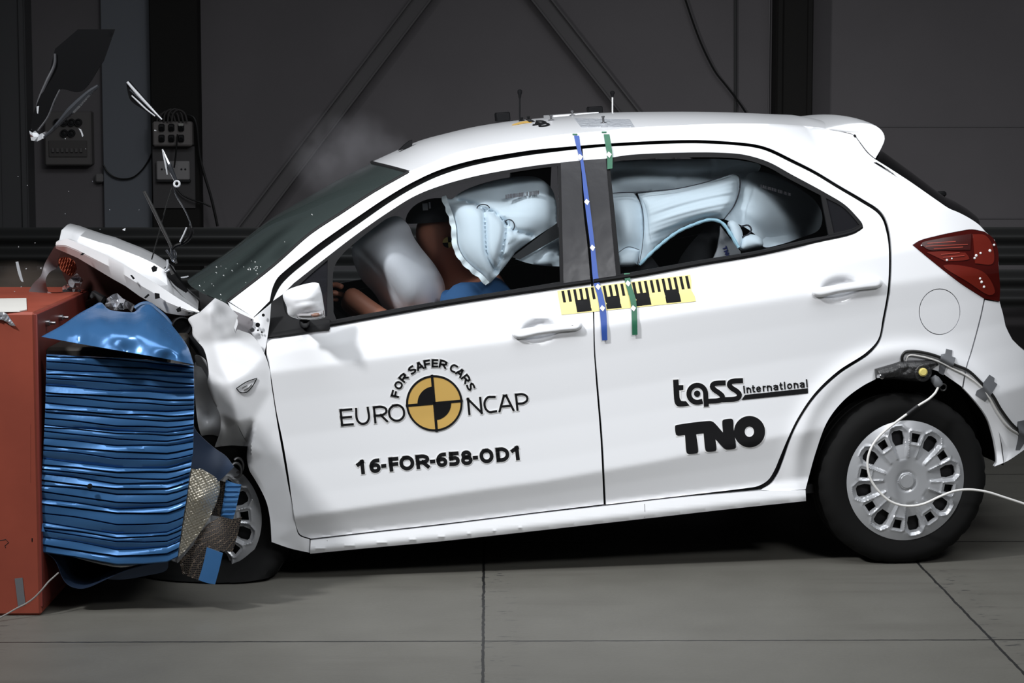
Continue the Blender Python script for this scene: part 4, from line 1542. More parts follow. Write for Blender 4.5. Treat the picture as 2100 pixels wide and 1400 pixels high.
# ------------------------------------------------------------------ lettering
G = {
    'E': [[(1, 0), (0, 0, 1), (0, 1, 1), (1, 1)], [(0, .5), (.9, .5)]],
    'U': [[(0, 0), (0, .72), (.28, 1), (.72, 1), (1, .72), (1, 0)]],
    'R': [[(0, 1), (0, 0, 1), (.62, 0), (1, .16), (1, .40), (.62, .56), (0, .56)], [(.52, .56), (1, 1)]],
    'O': [[(.32, 0), (.68, 0), (1, .26), (1, .74), (.68, 1), (.32, 1), (0, .74), (0, .26), (.32, 0), (.5, 0)]],
    'N': [[(0, 1), (0, 0, 1), (1, 1, 1), (1, 0)]],
    'C': [[(1, .02), (.70, 0), (.36, .0), (0, .28), (0, .72), (.36, 1), (.70, 1), (1, .98)]],
    'A': [[(0, 1), (.42, 0, 1), (.58, 0, 1), (1, 1)], [(.17, .70), (.83, .70)]],
    'P': [[(0, 1), (0, 0, 1), (.62, 0), (1, .18), (1, .42), (.62, .60), (0, .60)]],
    'F': [[(1, 0), (0, 0, 1), (0, 1)], [(0, .5), (.9, .5)]],
    'S': [[(.95, .02), (.6, 0), (.2, .02), (0, .20), (.12, .40), (.5, .5), (.88, .60), (1, .80), (.8, .98), (.4, 1), (0, .96)]],
    'D': [[(0, .5), (0, 0, 1), (.58, 0), (1, .28), (1, .72), (.58, 1), (0, 1, 1), (0, .5)]],
    '1': [[(.15, .24), (.86, 0, 1), (.86, 1)]],
    '6': [[(.92, .0), (.52, .02), (.1, .28), (0, .62), (.14, .92), (.5, 1), (.88, .92), (1, .70), (.86, .48), (.5, .42), (.06, .50)]],
    '5': [[(.95, 0), (.1, 0, 1), (.06, .46, 1), (.55, .42), (.92, .50), (1, .72), (.86, .94), (.5, 1), (0, .98)]],
    '8': [[(.5, .46), (.14, .36), (.08, .18), (.28, .01), (.72, .01), (.92, .18), (.86, .36), (.5, .46), (.1, .56), (0, .78), (.22, 1), (.78, 1), (1, .78), (.9, .56), (.5, .46)]],
    '-': [[(0, .58), (1, .58)]],
    'T': [[(0, 0), (1, 0)], [(.5, 0), (.5, 1)]],
    'i': [[(.5, .35), (.5, 1)], [(.5, .06), (.5, .14)]],
    'n': [[(0, 1), (0, .35, 1), (0, .5), (.45, .36), (.95, .5), (1, 1)]],
    't': [[(.35, .12), (.35, .88), (.55, 1), (.95, .97)], [(0, .38), (.9, .38)]],
    'e': [[(.05, .66), (.98, .64), (.85, .42), (.5, .35), (.12, .45), (0, .68), (.15, .93), (.5, 1), (.92, .93)]],
    'r': [[(0, 1), (0, .35)], [(0, .55), (.4, .38), (1, .38)]],
    'a': [[(.08, .42), (.5, .35), (.9, .45), (.95, 1)], [(.95, .64), (.4, .64), (.02, .80), (.3, 1), (.7, .97), (.95, .82)]],
    'o': [[(.5, .35), (.9, .46), (1, .68), (.9, .9), (.5, 1), (.1, .9), (0, .68), (.1, .46), (.5, .35), (.7, .38)]],
    'l': [[(.5, 0), (.5, 1)]],
    'Y': [[(0, 0), (.5, .5)], [(1, 0), (.5, .5, 1), (.5, 1)]],
}


def stroke(path, w):
    """flat ribbon outline of a pen stroke in picture coordinates"""
    p = np.asarray(path, float)
    t = np.gradient(p, axis=0)
    t /= np.linalg.norm(t, axis=1)[:, None] + 1e-9
    n_ = np.stack([-t[:, 1], t[:, 0]], 1)
    e0, e1 = p[0] - t[0] * 0, p[-1] + t[-1] * 0
    return p - n_ * w / 2, p + n_ * w / 2


def strips(paths, w, off, m, name, parent, surf=side):
    V, F = [], []
    for p in paths:
        # split at sharp corners so each straight run keeps square ends
        runs, cur = [], [p[0]]
        for i in range(1, len(p)):
            cur.append(p[i])
            if i < len(p) - 1:
                a_, b_ = p[i] - p[i - 1], p[i + 1] - p[i]
                if np.dot(a_, b_) / (np.linalg.norm(a_) * np.linalg.norm(b_) + 1e-9) < .62:
                    runs.append((np.array(cur), True))
                    cur = [p[i]]
        runs.append((np.array(cur), False))
        for k, (r, _) in enumerate(runs):
            r = r.copy()
            d0 = r[0] - r[1]
            d1 = r[-1] - r[-2]
            r[0] += d0 / np.linalg.norm(d0) * w / 2
            r[-1] += d1 / np.linalg.norm(d1) * w / 2
            l, q = stroke(r, w)
            n0 = len(V)
            W = np.vstack([l, q])
            f = surf(W[:, 0], W[:, 1], off)
            V += list(f) + list(f + np.array([0, .0008, 0]))
            n_ = len(r)
            for i in range(n_ - 1):
                F.append((n0 + i, n0 + n_ + i, n0 + n_ + i + 1, n0 + i + 1))
                F.append((n0 + 2 * n_ + i, n0 + 2 * n_ + i + 1, n0 + 3 * n_ + i + 1, n0 + 3 * n_ + i))
                F.append((n0 + i, n0 + i + 1, n0 + 2 * n_ + i + 1, n0 + 2 * n_ + i))
                F.append((n0 + n_ + i, n0 + 3 * n_ + i, n0 + 3 * n_ + i + 1, n0 + n_ + i + 1))
    return mesh_obj(name, V, F, m, parent, smooth=False)


def glyph(ch, o, ex, ey, W, H, w):
    """pen strokes of a letter: o top-left corner, ex / ey unit directions, W x H its box, w the pen"""
    o, ex, ey = np.array(o, float), np.array(ex, float), np.array(ey, float)
    out = []
    for st in G[ch]:
        pp = [(w / 2 + p[0] * (W - w), w / 2 + p[1] * (H - w)) + tuple(p[2:]) for p in st]
        s = spline(pp, False, 3.0) if len(pp) > 2 else np.array([np.array(pp[0][:2]) + (np.array(pp[1][:2]) - np.array(pp[0][:2])) * t for t in np.linspace(0, 1, 6)])
        # free straight ends reach the edge of the box
        out.append(o + s[:, :1] * ex + s[:, 1:2] * ey)
    return out


def word(name, chars, boxes, base, slope, lean, H, w, parent, zx, k, rim=True):
    """boxes: x ranges on the enlargement; base: y of the baseline at x = 0 there"""
    ex = np.array([1, slope])
    ey = np.array([lean, 1])
    ps = []
    for ch, (x0, x1) in zip(chars, boxes):
        yb = base + slope * x0
        o = np.array([zx[0] + x0 / k, zx[1] + yb / k]) - ey * H
        ps += glyph(ch, o, ex, ey, (x1 - x0) / k, H, w)
    t = strips(ps, w, .0022, INK, name, parent)
    if rim:
        strips(ps, w + 3.2, .0013, WPRINT, 'lettering_rim', t)
    return t


Z1, K1 = (660, 700), 4.565
word('door_lettering', 'EURO', [(180, 300), (325, 455), (492, 622), (634, 782)], 810, -.0884, .10, 35, 4.5, front_door, Z1, K1)
word('door_lettering', 'NCAP', [(1372, 1508), (1526, 1642), (1655, 1805), (1822, 1942)], 810, -.0884, .10, 35, 4.5, front_door, Z1, K1)
word('door_number', '16-FOR-658-OD1', [(325, 412), (452, 556), (562, 610), (636, 728), (738, 868), (888, 1012), (1018, 1068), (1078, 1180), (1196, 1296), (1308, 1416), (1420, 1468), (1488, 1610), (1638, 1758), (1770, 1862)], 1275, -.0895, .11, 29, 7.6, front_door, Z1, K1)
tc = np.array([890.7, 826.6])
ps = []
for ch, a_ in zip('FORSAFERCARS', (-76.5, -63.2, -50.3, -33.6, -21.6, -10.3, .8, 12.6, 28.7, 40.2, 52.4, 65.5)):
    a_ = radians(a_)
    ex, ey = np.array([cos(a_), sin(a_)]), np.array([-sin(a_), cos(a_)])
    Wd = 15.5 if ch in 'OAR' else 13.5
    o = tc - ey * 90.5 - ex * Wd / 2
    ps += glyph(ch, o, ex, ey, Wd, 17, 3.9)
arc_t = strips(ps, 3.9, .0022, INK, 'arched_lettering', front_door)
strips(ps, 6.6, .0013, WPRINT, 'lettering_rim', arc_t)
rx, ry = 58.0, 57.5
tgt = film('door_target', [np.array(ell(*tc, rx - 2, ry - 2, 90))], GOLD, front_door, .0016)
film('target_rim', [np.array(ell(*tc, rx + 1.6, ry + 1.6, 90))], WPRINT, tgt, .0010)
ring_i = np.array(ell(*tc, rx - 4.2, ry - 4.2, 90))
film('target_ring', [(np.array(ell(*tc, rx, ry, 90)), [ring_i])], INK, tgt, .0026)
a5 = radians(-5)
ex, ey = np.array([cos(a5), sin(a5)]), np.array([.085, 1.0])
strips([np.array([tc + ex * t for t in np.linspace(-56, 56, 30)]), np.array([tc + ey * t for t in np.linspace(-56, 56, 30)])], 5.2, .0027, INK, 'target_cross', tgt)
for sg in (-1, 1):
    q = [tc] + [tc + sg * (ex * 34.5 * cos(t) + ey * 34.5 * sin(t)) for t in np.linspace(0, pi / 2, 14)]
    film('target_quarter', [np.array(q)], INK, tgt, .0025)

Z2, K2 = (1340, 740), 5.833
zt = ztr(*Z2, K2)
A2 = lambda pts: np.array([p[:2] for p in zt(pts)])
tass_polys = [spline(zt([(235, 225, 1), (300, 220, 1), (303, 288, 1), (358, 288, 1), (358, 346, 1), (308, 350, 1), (316, 450), (332, 476), (390, 480, 1), (432, 532, 1), (330, 545), (285, 538), (260, 510), (250, 470)]), True, 4),
              spline(zt([(1095, 405, 1), (1848, 325, 1), (1850, 385, 1), (1055, 465, 1)]), True, 8),
              A2(ell(523, 390, 38, 38, 20))]
ta = film('logo_letter', tass_polys[:1], INK, rear_door, .0022, step=6)
film('logo_bar', tass_polys[1:2], INK, ta, .0022, step=6)
film('logo_dot', tass_polys[2:], INK, ta, .0022, step=6)
film('lettering_rim', [A2([(225, 212), (310, 208), (312, 278), (372, 278), (400, 300)][:4] + [(372, 360), (330, 362), (330, 460), (400, 470), (450, 540), (330, 556), (275, 548), (248, 512)])], WPRINT, ta, .0013)
th = np.radians(np.linspace(70, 360, 26))
ar = [(525 + 100 * cos(t), 392 + 102 * sin(t)) for t in th] + [(627, 440), (632, 516)]
ss = [ar, [(834, 262), (765, 265), (718, 276), (704, 306), (728, 342), (788, 384), (826, 424), (816, 458), (772, 474), (680, 480)], [(1042, 235), (962, 240), (920, 254), (908, 286), (936, 322), (1000, 364), (1030, 404), (1014, 440), (972, 455), (850, 462)]]
ss = [spline(zt(s_), False, 2.5) for s_ in ss]
strips(ss, 10.2, .0023, INK, 'sponsor_lettering', ta)
strips(ss, 13, .0013, WPRINT, 'lettering_rim', ta)
bx = [(1078, 1102), (1118, 1172), (1182, 1222), (1232, 1290), (1312, 1350), (1362, 1420), (1436, 1498), (1512, 1552), (1560, 1590), (1602, 1664), (1682, 1738), (1752, 1814), (1828, 1852)]
word('sponsor_lettering', 'international', bx, 492, -.0965, .09, 16.5, 2.7, ta, Z2, K2, rim=False)
tno = film('sponsor_letters', [spline(zt([(262, 772), (275, 766), (690, 718), (718, 730), (832, 855, 1), (826, 714), (838, 702), (940, 692), (952, 704), (960, 815, 1), (985, 1040), (970, 1050), (870, 1058), (845, 1045), (742, 935, 1), (753, 1062), (744, 1074), (645, 1084), (628, 1075), (600, 865, 1), (512, 875, 1), (534, 1090), (524, 1100), (416, 1112), (400, 1100), (378, 885, 1), (290, 893), (272, 882)]), True, 4),
                               (A2(ell(1150, 845, 186, 188, 60)), [A2(ell(1148, 845, 56, 62, 30))])], INK, rear_door, .0022, step=6)
film('lettering_rim', [(A2(ell(1150, 845, 196, 198, 60)), [A2(ell(1148, 845, 48, 54, 30))]), A2([(250, 762), (700, 706), (824, 830), (814, 696), (948, 680), (975, 830), (1000, 1052), (860, 1072), (765, 970), (768, 1082), (640, 1098), (612, 1082), (586, 878), (528, 884), (548, 1106), (404, 1124), (388, 1100), (364, 898), (270, 906)])], WPRINT, tno, .0013)
# plate text on the child seat
ppl = lambda u, v, off=0: cp(u, v, np.full(np.shape(u), -.5985 - off))
NAVY = mat('navy print', (.05, .06, .22), .5)
ps = []
for i, ch in enumerate('TNO'):
    ex, ey = np.array([.35, .94]) * 1.0, np.array([-.94, .35])
    ps += glyph(ch, np.array([1490, 505.]) + ex * (i * 9.0 - 2), ex, ey, 8, 9, 2.2)
strips(ps, 2.0, .0012, NAVY, 'plate_lettering', seat_plate, surf=lambda u, v, off=0: cp(u, v, np.full(np.shape(u), -.586) - off))

# ------------------------------------------------------------------ cables and the taped plug over the rear wheel
zq = ztr(1740, 690, 5.186)


def cable(name, pts, r, m, parent, off, rr=None, step=5):
    q = spline(pts, False, step)
    p = side(q[:, 0], q[:, 1], off)
    b_ = MB()
    b_.tube(p, r, 10)
    return b_.build(name, m, parent)


BLKC = mat('black cable sheath', (.012, .012, .012), .4)
WHC = mat('white cable sheath', (.72, .71, .69), .4)
arch_px = [(1851, 745), (1850, 732), (1856, 722), (1868, 720), (1890, 722), (1925, 731.5), (1958, 748), (1985, 759.4), (2010, 782.6), (2035, 809.6), (2052, 838.5), (2075, 869), (2093, 885), (2112, 896)]
cable('taped_cable', arch_px, .0052, BLKC, side_panel, .007)
cable('taped_cable', [(1857, 742), (1863, 729), (1883, 729.5), (1925, 741), (1954, 755.6), (1981, 769), (2014, 794), (2029, 815), (2045, 844), (2068, 875), (2091, 889.6), (2112, 898)], .0036, WHC, side_panel, .005)
for q in (zq([(1040, 130, 1), (1105, 145, 1), (1100, 210, 1), (1140, 225, 1), (1112, 330, 1), (1040, 325, 1), (1010, 412, 1), (960, 385, 1), (985, 190, 1), (1030, 180, 1)]),
          zq([(1500, 405, 1), (1555, 440, 1), (1550, 480, 1), (1585, 505, 1), (1500, 645, 1), (1455, 690, 1), (1350, 620, 1), (1365, 575, 1), (1430, 540, 1), (1435, 490, 1)]),
          [(2087, 864, 1), (2108, 860, 1), (2108, 898, 1), (2092, 922, 1), (2083, 922, 1), (2090, 892, 1)]):
    o = spline(q, True, 4)
    P, T, B = fill2d(o, [], 4)
    hump = dist_to(P[:, 0], P[:, 1], spline(arch_px, False, 5), False)
    off = .003 + .0135 * np.exp(-(hump / 7.0) ** 2)
    f = side(P[:, 0], P[:, 1], off)
    V, F = shell(f, T, B, f + np.array([0, .001, 0]))
    mesh_obj('grey_tape', V, F, GREYT, side_panel, 60)
TAPEB = mat('black insulating tape', (.018, .018, .019), .35, bump=(40, .8, .01))
unit = pillow('trigger_unit', zq([(280, 345, 1), (330, 330), (470, 290), (560, 262), (760, 252), (900, 258), (962, 300), (900, 330), (880, 400), (790, 470), (690, 475), (500, 455), (380, 455), (290, 450, 1)]), TAPEB, side_panel, off=-.004, H=.045, D=14, Hin=0, step=3.5,
              seams=[(zq([(300, 380), (420, 350), (560, 300), (720, 290)]), .008, 3), (zq([(520, 300), (600, 380), (640, 330)]), .008, 3)])
mb = MB()
pz = side(np.array([1890.]), np.array([763.]), .035)[0]
mb.lathe([(0, .030), (-.018, .030), (-.022, .026)], pz, (0, 1, 0), 24)
mb.build('socket', TAPEB, unit)
mb = MB()
mb.lathe([(-.020, .0145), (-.036, .0145), (-.041, .010), (-.041, .0001)], pz + [0, 0, .001], (.15, 1, -.1), 20)
mb.build('yellow_knob', mat('yellow plastic', (.62, .52, .16), .4), unit)
mb = MB()
p0, p1 = side(np.array([1913.]), np.array([772.]), .045)[0], side(np.array([1928.]), np.array([792.]), .05)[0]
mb.lathe([(0, .010), (.012, .0155), (np.linalg.norm(p1 - p0) - .008, .0155), (np.linalg.norm(p1 - p0), .011)], p0, p1 - p0, 16)
mb.build('taped_plug', GREYT, unit)
mb = MB()
p2 = side(np.array([1934.]), np.array([794.]), .052)[0]
t = np.linspace(0, 2 * pi, 24)
mb.tube(np.stack([p2[0] + .011 * np.cos(t), p2[1] + 0 * t, p2[2] + .011 * np.sin(t)], 1), .003, 8, cap=False)
mb.build('lock_ring', BLKC, unit)
mb = MB()
mb.lathe([(0, .009), (.02, .009), (.022, .004)], side(np.array([1803.]), np.array([772.]), .045)[0], (.2, -1, .1), 14)
mb.build('cable_gland', CHROME, unit)

free = spline([(1926, 789), (1923, 796), (1919, 804), (1906, 817), (1882.7, 831.7), (1859.6, 849), (1832.6, 869), (1803.6, 894), (1786, 919.5), (1779, 948), (1784.6, 980), (1804, 1009), (1828, 1028.7), (1857.5, 1037), (1891.5, 1033.6), (1930, 1016.6), (1959.6, 1006), (1988.7, 1003.5), (2022.7, 1008), (2061.6, 1020), (2100, 1032.6), (2150, 1050), (2210, 1078), (2270, 1118), (2330, 1166), (2400, 1200)], False, 6)
kk = np.linspace(0, 1, len(free))
fp = car_to_world(cp(free[:, 0], free[:, 1], -.885 - .035 * np.sin(kk * pi)))
sc0 = fp[len(fp) // 2]
fc = bpy.data.objects.new('trailing_cable', None)
COL.objects.link(fc)
fc.location = tuple(sc0)
prop(fc, 'white cable hanging from the plug over the rear wheel and looping across its hubcap', 'cable')
mb = MB()
mb.tube(fp - sc0, .0042, 10)
mb.build('sheath', WHC, fc)
i0, i1 = np.argmin(np.abs(free[:, 0] - 1883) + (kk > .3) * 999), np.argmin(np.abs(free[:, 0] - 1860) + (kk > .3) * 999)
mb = MB()
mb.tube(fp[i0:i1 + 1] - sc0, .0056, 10)
mb.build('dark_sleeve', mat('dark shrink sleeve', (.03, .03, .032), .6), fc)
# ------------------------------------------------------------------ crushed front of the car
def rbf(ctrl, cpx=7.0):
    A = np.array(ctrl, float)
    X, y = A[:, :2] / 100., A[:, 2]
    c2 = (cpx / 100.) ** 2
    phi = lambda r2: -np.sqrt(r2 + c2)
    n = len(X)
    K = phi(((X[:, None] - X[None]) ** 2).sum(-1))
    Pm = np.hstack([np.ones((n, 1)), X])
    M = np.block([[K, Pm], [Pm.T, np.zeros((3, 3))]])
    w = np.linalg.solve(M + 1e-9 * np.eye(n + 3), np.concatenate([y, np.zeros(3)]))

    def f(u, v):
        Q = np.stack([np.asarray(u, float), np.asarray(v, float)], -1) / 100.
        return phi(((Q[..., None, :] - X) ** 2).sum(-1)) @ w[:n] + w[n] + Q @ w[n + 1:]
    return f


def facet(ctrl, soft=5.0):
    """distance from flat facets between control points, the creases slightly rounded"""
    A = np.array(ctrl, float)
    vo, _, fo, ov, *_ = delaunay_2d_cdt([Vector((p[0], p[1])) for p in A], [], [], 0, 1e-5)
    PV = np.array([(p[0], p[1]) for p in vo])
    YV = np.array([A[o[0], 2] for o in ov])
    near = rbf(ctrl, 20)

    def one(u, v):
        out = np.full(u.shape, np.nan)
        for t in fo:
            (x1, y1), (x2, y2), (x3, y3) = PV[list(t)]
            D = (y2 - y3) * (x1 - x3) + (x3 - x2) * (y1 - y3)
            if abs(D) < 1e-9:
                continue
            l1 = ((y2 - y3) * (u - x3) + (x3 - x2) * (v - y3)) / D
            l2 = ((y3 - y1) * (u - x3) + (x1 - x3) * (v - y3)) / D
            l3 = 1 - l1 - l2
            k = (l1 >= -1e-6) & (l2 >= -1e-6) & (l3 >= -1e-6)
            out = np.where(k, l1 * YV[t[0]] + l2 * YV[t[1]] + l3 * YV[t[2]], out)
        return np.where(np.isnan(out), near(u, v), out)

    def f(u, v):
        u, v = np.asarray(u, float), np.asarray(v, float)
        acc = one(u, v) * 2
        for k in range(8):
            acc = acc + one(u + soft * cos(k * pi / 4), v + soft * sin(k * pi / 4))
        return acc / 10
    return f


def sheet(name, outline, ctrl, m, parent, holes=(), thick=.004, step=6, world=False, bump=None, sharp=50, bstep=5, cpx=7.0, soft=None):
    """a bent sheet traced on the photograph, its distance given at control points"""
    f_ = facet(ctrl, soft) if soft else rbf(ctrl, cpx)
    o = spline(outline, True, bstep)
    hs = [spline(h, True, bstep) for h in holes]
    P, T, B = fill2d(o, hs, step)
    y = f_(P[:, 0], P[:, 1])
    if bump is not None:
        y = y - bump(P)
    f = at(P[:, 0], P[:, 1], y) if world else cp(P[:, 0], P[:, 1], y)
    V, F = shell(f, T, B, f + np.array([0, thick, 0]))
    return mesh_obj(name, V, F, m, parent, sharp)


FEND = [(441, 611, c), (466, 624), (477, 636), (488, 647, c), (483, 661), (480, 675.5), (483.6, 684, c), (486, 676), (500, 680), (514, 685), (522.5, 693), (534, 709.5), (544, 729), (550, 746), (554, 763), (556, 785), (560.5, 815), (569, 870), (580, 932), (592, 1000.5), (600.5, 1041.7), (607, 1080), (614, 1098), (635, 1106, c), (635, 1133, c),
        (595, 1124), (557, 1111, c), (554, 1066), (547, 1031), (535, 1004), (521, 980), (511, 963), (506, 935), (508, 915, c), (473, 913), (440, 917, c), (452, 880), (451, 850), (436, 819), (425, 786), (428, 766), (424, 735), (417, 714), (402, 697), (395, 687), (394, 671), (386, 654), (409, 641, c)]
FCTRL = [(441, 611, -.850), (466, 624, -.850), (488, 647, -.850), (480, 676, -.838), (500, 680, -.834), (409, 641, -.800), (386, 655, -.755), (395, 687, -.765), (402, 697, -.775), (417, 714, -.795), (424, 736, -.812), (429, 766, -.822), (425, 786, -.828),
         (430, 640, -.848), (432, 670, -.838), (440, 702, -.830), (450, 740, -.848), (485, 696, -.827), (523, 692, -.832), (543, 729, -.836), (553, 757, -.836), (556, 800, -.836), (472, 785, -.880), (515, 760, -.856),
         (436, 819, -.832), (451, 850, -.828), (452, 880, -.82), (440, 917, -.710), (473, 914, -.720), (505, 914, -.750), (487, 867, -.866), (508, 916, -.850), (468, 880, -.800), (520, 860, -.842), (569, 870, -.836), (540, 930, -.836), (580, 932, -.836), (510, 960, -.826),
         (535, 1004, -.824), (555, 1066, -.820), (556, 1110, -.820), (593, 1000, -.833), (606, 1079, -.828), (634, 1133, -.812), (636, 1105, -.815)]
fender = sheet('front_fender', FEND, FCTRL, WHITE, car, holes=[[(486, 868, c), (494, 884), (506, 908, c), (498, 894), (491, 880)]], step=4.5, soft=6.0)
sheet('fender_fold', [(401, 742), (424, 772), (438, 819), (454, 850), (456, 882), (444, 918), (425, 908), (412, 890), (404, 855)],
      [(401, 742, -.70), (424, 772, -.74), (438, 819, -.70), (454, 850, -.74), (456, 882, -.73), (444, 918, -.62), (425, 908, -.64), (412, 890, -.68), (404, 855, -.70), (428, 850, -.66)], WHITE, fender)
mb = MB()
tri = spline([(485, 796, c), (505, 783), (527, 775, c), (519, 790), (505, 804), (492, 804), (485, 796, c)], False, 4)
fy = facet(FCTRL, 6.0)
mb.tube(cp(tri[:, 0], tri[:, 1], fy(tri[:, 0], tri[:, 1]) - .003), .0016, 6)
mb.build('repeater_hole', INK, fender)
for pts, r in (([(500, 800), (510, 795), (516, 788)], .0018), ([(497, 795), (507, 790)], .0016)):
    mb = MB()
    q = np.array(pts, float)
    mb.tube(cp(q[:, 0], q[:, 1], fy(q[:, 0], q[:, 1]) - .002), r, 6)
    mb.build('bare_edge', CHROME, fender)

hinge = sheet('hinge_pillar', [(467, 619, c), (521, 651, c), (556, 622, c), (553, 660), (547, 700), (542, 726, c), (525, 698), (505, 686), (484, 680), (476, 640)], [(467, 619, -.74), (521, 651, -.765), (556, 622, -.80), (547, 700, -.80), (542, 726, -.80), (505, 686, -.78), (476, 640, -.75)], WHITE, car, step=8)
PRIMER = mat('grey primer', (.16, .15, .16), .5)
sheet('cowl_side', [(478, 636, c), (520, 655, c), (518, 668), (512, 674), (520, 690, c), (500, 684), (484, 680), (488, 660)], [(478, 636, -.772), (520, 655, -.785), (512, 674, -.79), (520, 690, -.80), (484, 680, -.80)], PRIMER, hinge, step=8)
for u, v, r, m_ in ((517.6, 675.5, .0085, STEEL), (528.6, 666, .0075, INK), (540, 646, .005, INK), (529, 677, .003, INK), (516, 655, .004, STEEL), (537, 681, .003, INK)):
    mb = MB()
    mb.lathe([(-.006 if m_ is STEEL else -.001, .0001), (-.006 if m_ is STEEL else -.0009, r * .7), (-.001, r), (.004, r)], cp(u, v, np.float64(-.806)), (0, 1, 0), 14)
    mb.build('hinge_bolt' if m_ is STEEL else 'pillar_hole', m_, hinge)

# bonnet, folded up into a ridge
ST = [((114, 507), (115, 496), (126, 472)), ((135, 516), (137, 489), (147, 477)), ((160, 527), (158, 497), (166, 484)), ((200, 551), (192, 511), (202, 496)), ((230, 569), (222, 524), (228, 503)), ((257, 584), (248, 538), (252, 513)), ((286, 605), (285, 560), (286, 526)),
      ((316, 622), (318, 580), (318, 541)), ((340, 639), (345, 598), (340, 555)), ((362, 643), (366, 612), (352, 584)), ((382, 645), (388, 625), (372, 606)), ((408, 641), (409, 638), (406, 635))]
rows = []
for i, (L_, M_, T_) in enumerate(ST):
    t = i / (len(ST) - 1)
    l = cp(*L_, np.float64(-.60 - .12 * t))
    m1 = cp(*M_, np.float64(-.63 - .11 * t))
    tp = cp(*T_, np.float64(-.47 - .12 * t))
    far1 = tp + np.array([.0, .30, .004])
    far2 = tp + np.array([-.02, .75, -.012])
    far3 = tp + np.array([0, 1.08, -.06])
    ctl = [l, l * .5 + m1 * .5 + np.array([0, -.012, 0]), m1, m1 * .55 + tp * .45 + np.array([0, .075 * sin(pi * min(1, t * 1.15 + .08)) + .006, -.012]), tp, far1, far2, far3]
    rows.append(np.array(ctl))
R_ = np.array(rows)
# finer along the length
k = 5
tt = np.linspace(0, len(ST) - 1, (len(ST) - 1) * k + 1)
fine = []
for t in tt:
    i = min(int(t), len(ST) - 2)
    a = t - i
    b = a * a * (3 - 2 * a) * .4 + a * .6
    fine.append(R_[i] * (1 - b) + R_[i + 1] * b)
V, F = loft(fine, (0, .003, -.004))
bonnet = mesh_obj('bonnet', V, F, WHITE, car, 34)
for q in ([(164, 523), (169, 518), (174, 519), (170, 523)], [(310, 549), (316, 544), (323, 548), (321, 556), (313, 558)], [(267, 564), (271, 564), (277, 571), (273, 573)], [(317, 600), (327, 602), (328, 611), (318, 613)], [(361, 634), (370, 628), (372, 638), (364, 640)], [(295, 610), (304, 602), (307, 605), (299, 612)], [(395, 640), (401, 640), (400, 643), (394, 644)], [(386, 641), (390, 640), (390, 643), (385, 644)]):
    t = (np.mean([a for a, _ in q]) - 114) / 294
    film('bonnet_slot', [np.array(q, float)], INK, bonnet, 0, surf=lambda u, v, off=0, t=t: cp(u, v, np.full(np.shape(u), -.648 - .112 * t)))
sheet('grille_panel', [(112, 505, c), (126, 513), (119, 532), (118, 548), (102, 558), (94, 572), (96, 590), (101, 606), (97, 628, c), (78, 626), (57, 612), (66, 584), (83, 566), (92, 540)], [(112, 505, -.58), (126, 513, -.56), (118, 548, -.50), (94, 572, -.55), (101, 606, -.48), (97, 628, -.50), (57, 612, -.42), (66, 584, -.45), (83, 566, -.52)], PRIMER, bonnet, step=5)
RUST = mat('orange-brown bent fins', (.30, .07, .035), .55, bump=(120, .6, .004))


def fins(P):
    return .006 * np.sin(P[:, 0] * 1.15 + P[:, 1] * .35)


sheet('radiator_fins', [(121, 531), (135, 527), (152, 535), (157, 552), (146, 566), (134, 560), (124, 552)], [(121, 531, -.46), (152, 535, -.44), (157, 552, -.42), (134, 560, -.47), (124, 552, -.47)], RUST, car, step=2.5, bump=fins)
DKRED = mat('dark maroon bay paint', (.035, .010, .008), .5)
sheet('bay_panel', [(118, 512, c), (160, 530), (200, 553), (257, 586), (300, 614), (345, 644), (392, 652), (400, 690), (380, 700, c), (330, 650), (250, 640), (180, 640), (150, 600), (128, 560)], [(118, 512, -.36), (257, 586, -.40), (392, 652, -.55), (380, 700, -.55), (180, 640, -.35), (128, 560, -.35)], DKRED, car, step=14)
rnd = random.Random(5)
mb = MB()
for i in range(16):
    u, v = rnd.uniform(110, 380), rnd.uniform(600, 690)
    if v < 585 + (u - 110) * .22:
        v = 600 + (u - 110) * .25
    p = cp(u, v, np.float64(rnd.uniform(-.42, -.15)))
    a, b, g = [rnd.uniform(-1, 1) for _ in range(3)]
    R = np.array(Matrix.Rotation(a, 3, 'X') @ Matrix.Rotation(b, 3, 'Y') @ Matrix.Rotation(g, 3, 'Z'))
    mb.box(p, (rnd.uniform(.04, .16), rnd.uniform(.05, .2), rnd.uniform(.02, .08)), R, rnd.choice([0, 0, 0, 1]), .008)
mb.box(cp(430., 900., np.float64(.05)), (.5, 1.0, .5), None, 0, .03)
eng = mb.build('engine', [DARK, DKRED], car, 30)
eng['kind'] = 'stuff'
CLEARP = mat('broken clear lens plastic', (.55, .56, .60), .08, .55, coat=.8)


def shard_mesh(name, pts, y, m, parent, facets=26, seed=1, dep=.05, world=False):
    r = random.Random(seed)
    o = np.array(pts, float)
    P, T, B = fill2d(spline([(*p[:2], 1) for p in pts], True, 7), [], 9)
    jit = np.array([r.uniform(-dep, dep) for _ in P])
    f = at(P[:, 0], P[:, 1], y + jit) if world else cp(P[:, 0], P[:, 1], y + jit)
    V, F = shell(f, T, B, f + np.array([0, .004, 0]))
    return mesh_obj(name, V, F, m, parent, smooth=False)


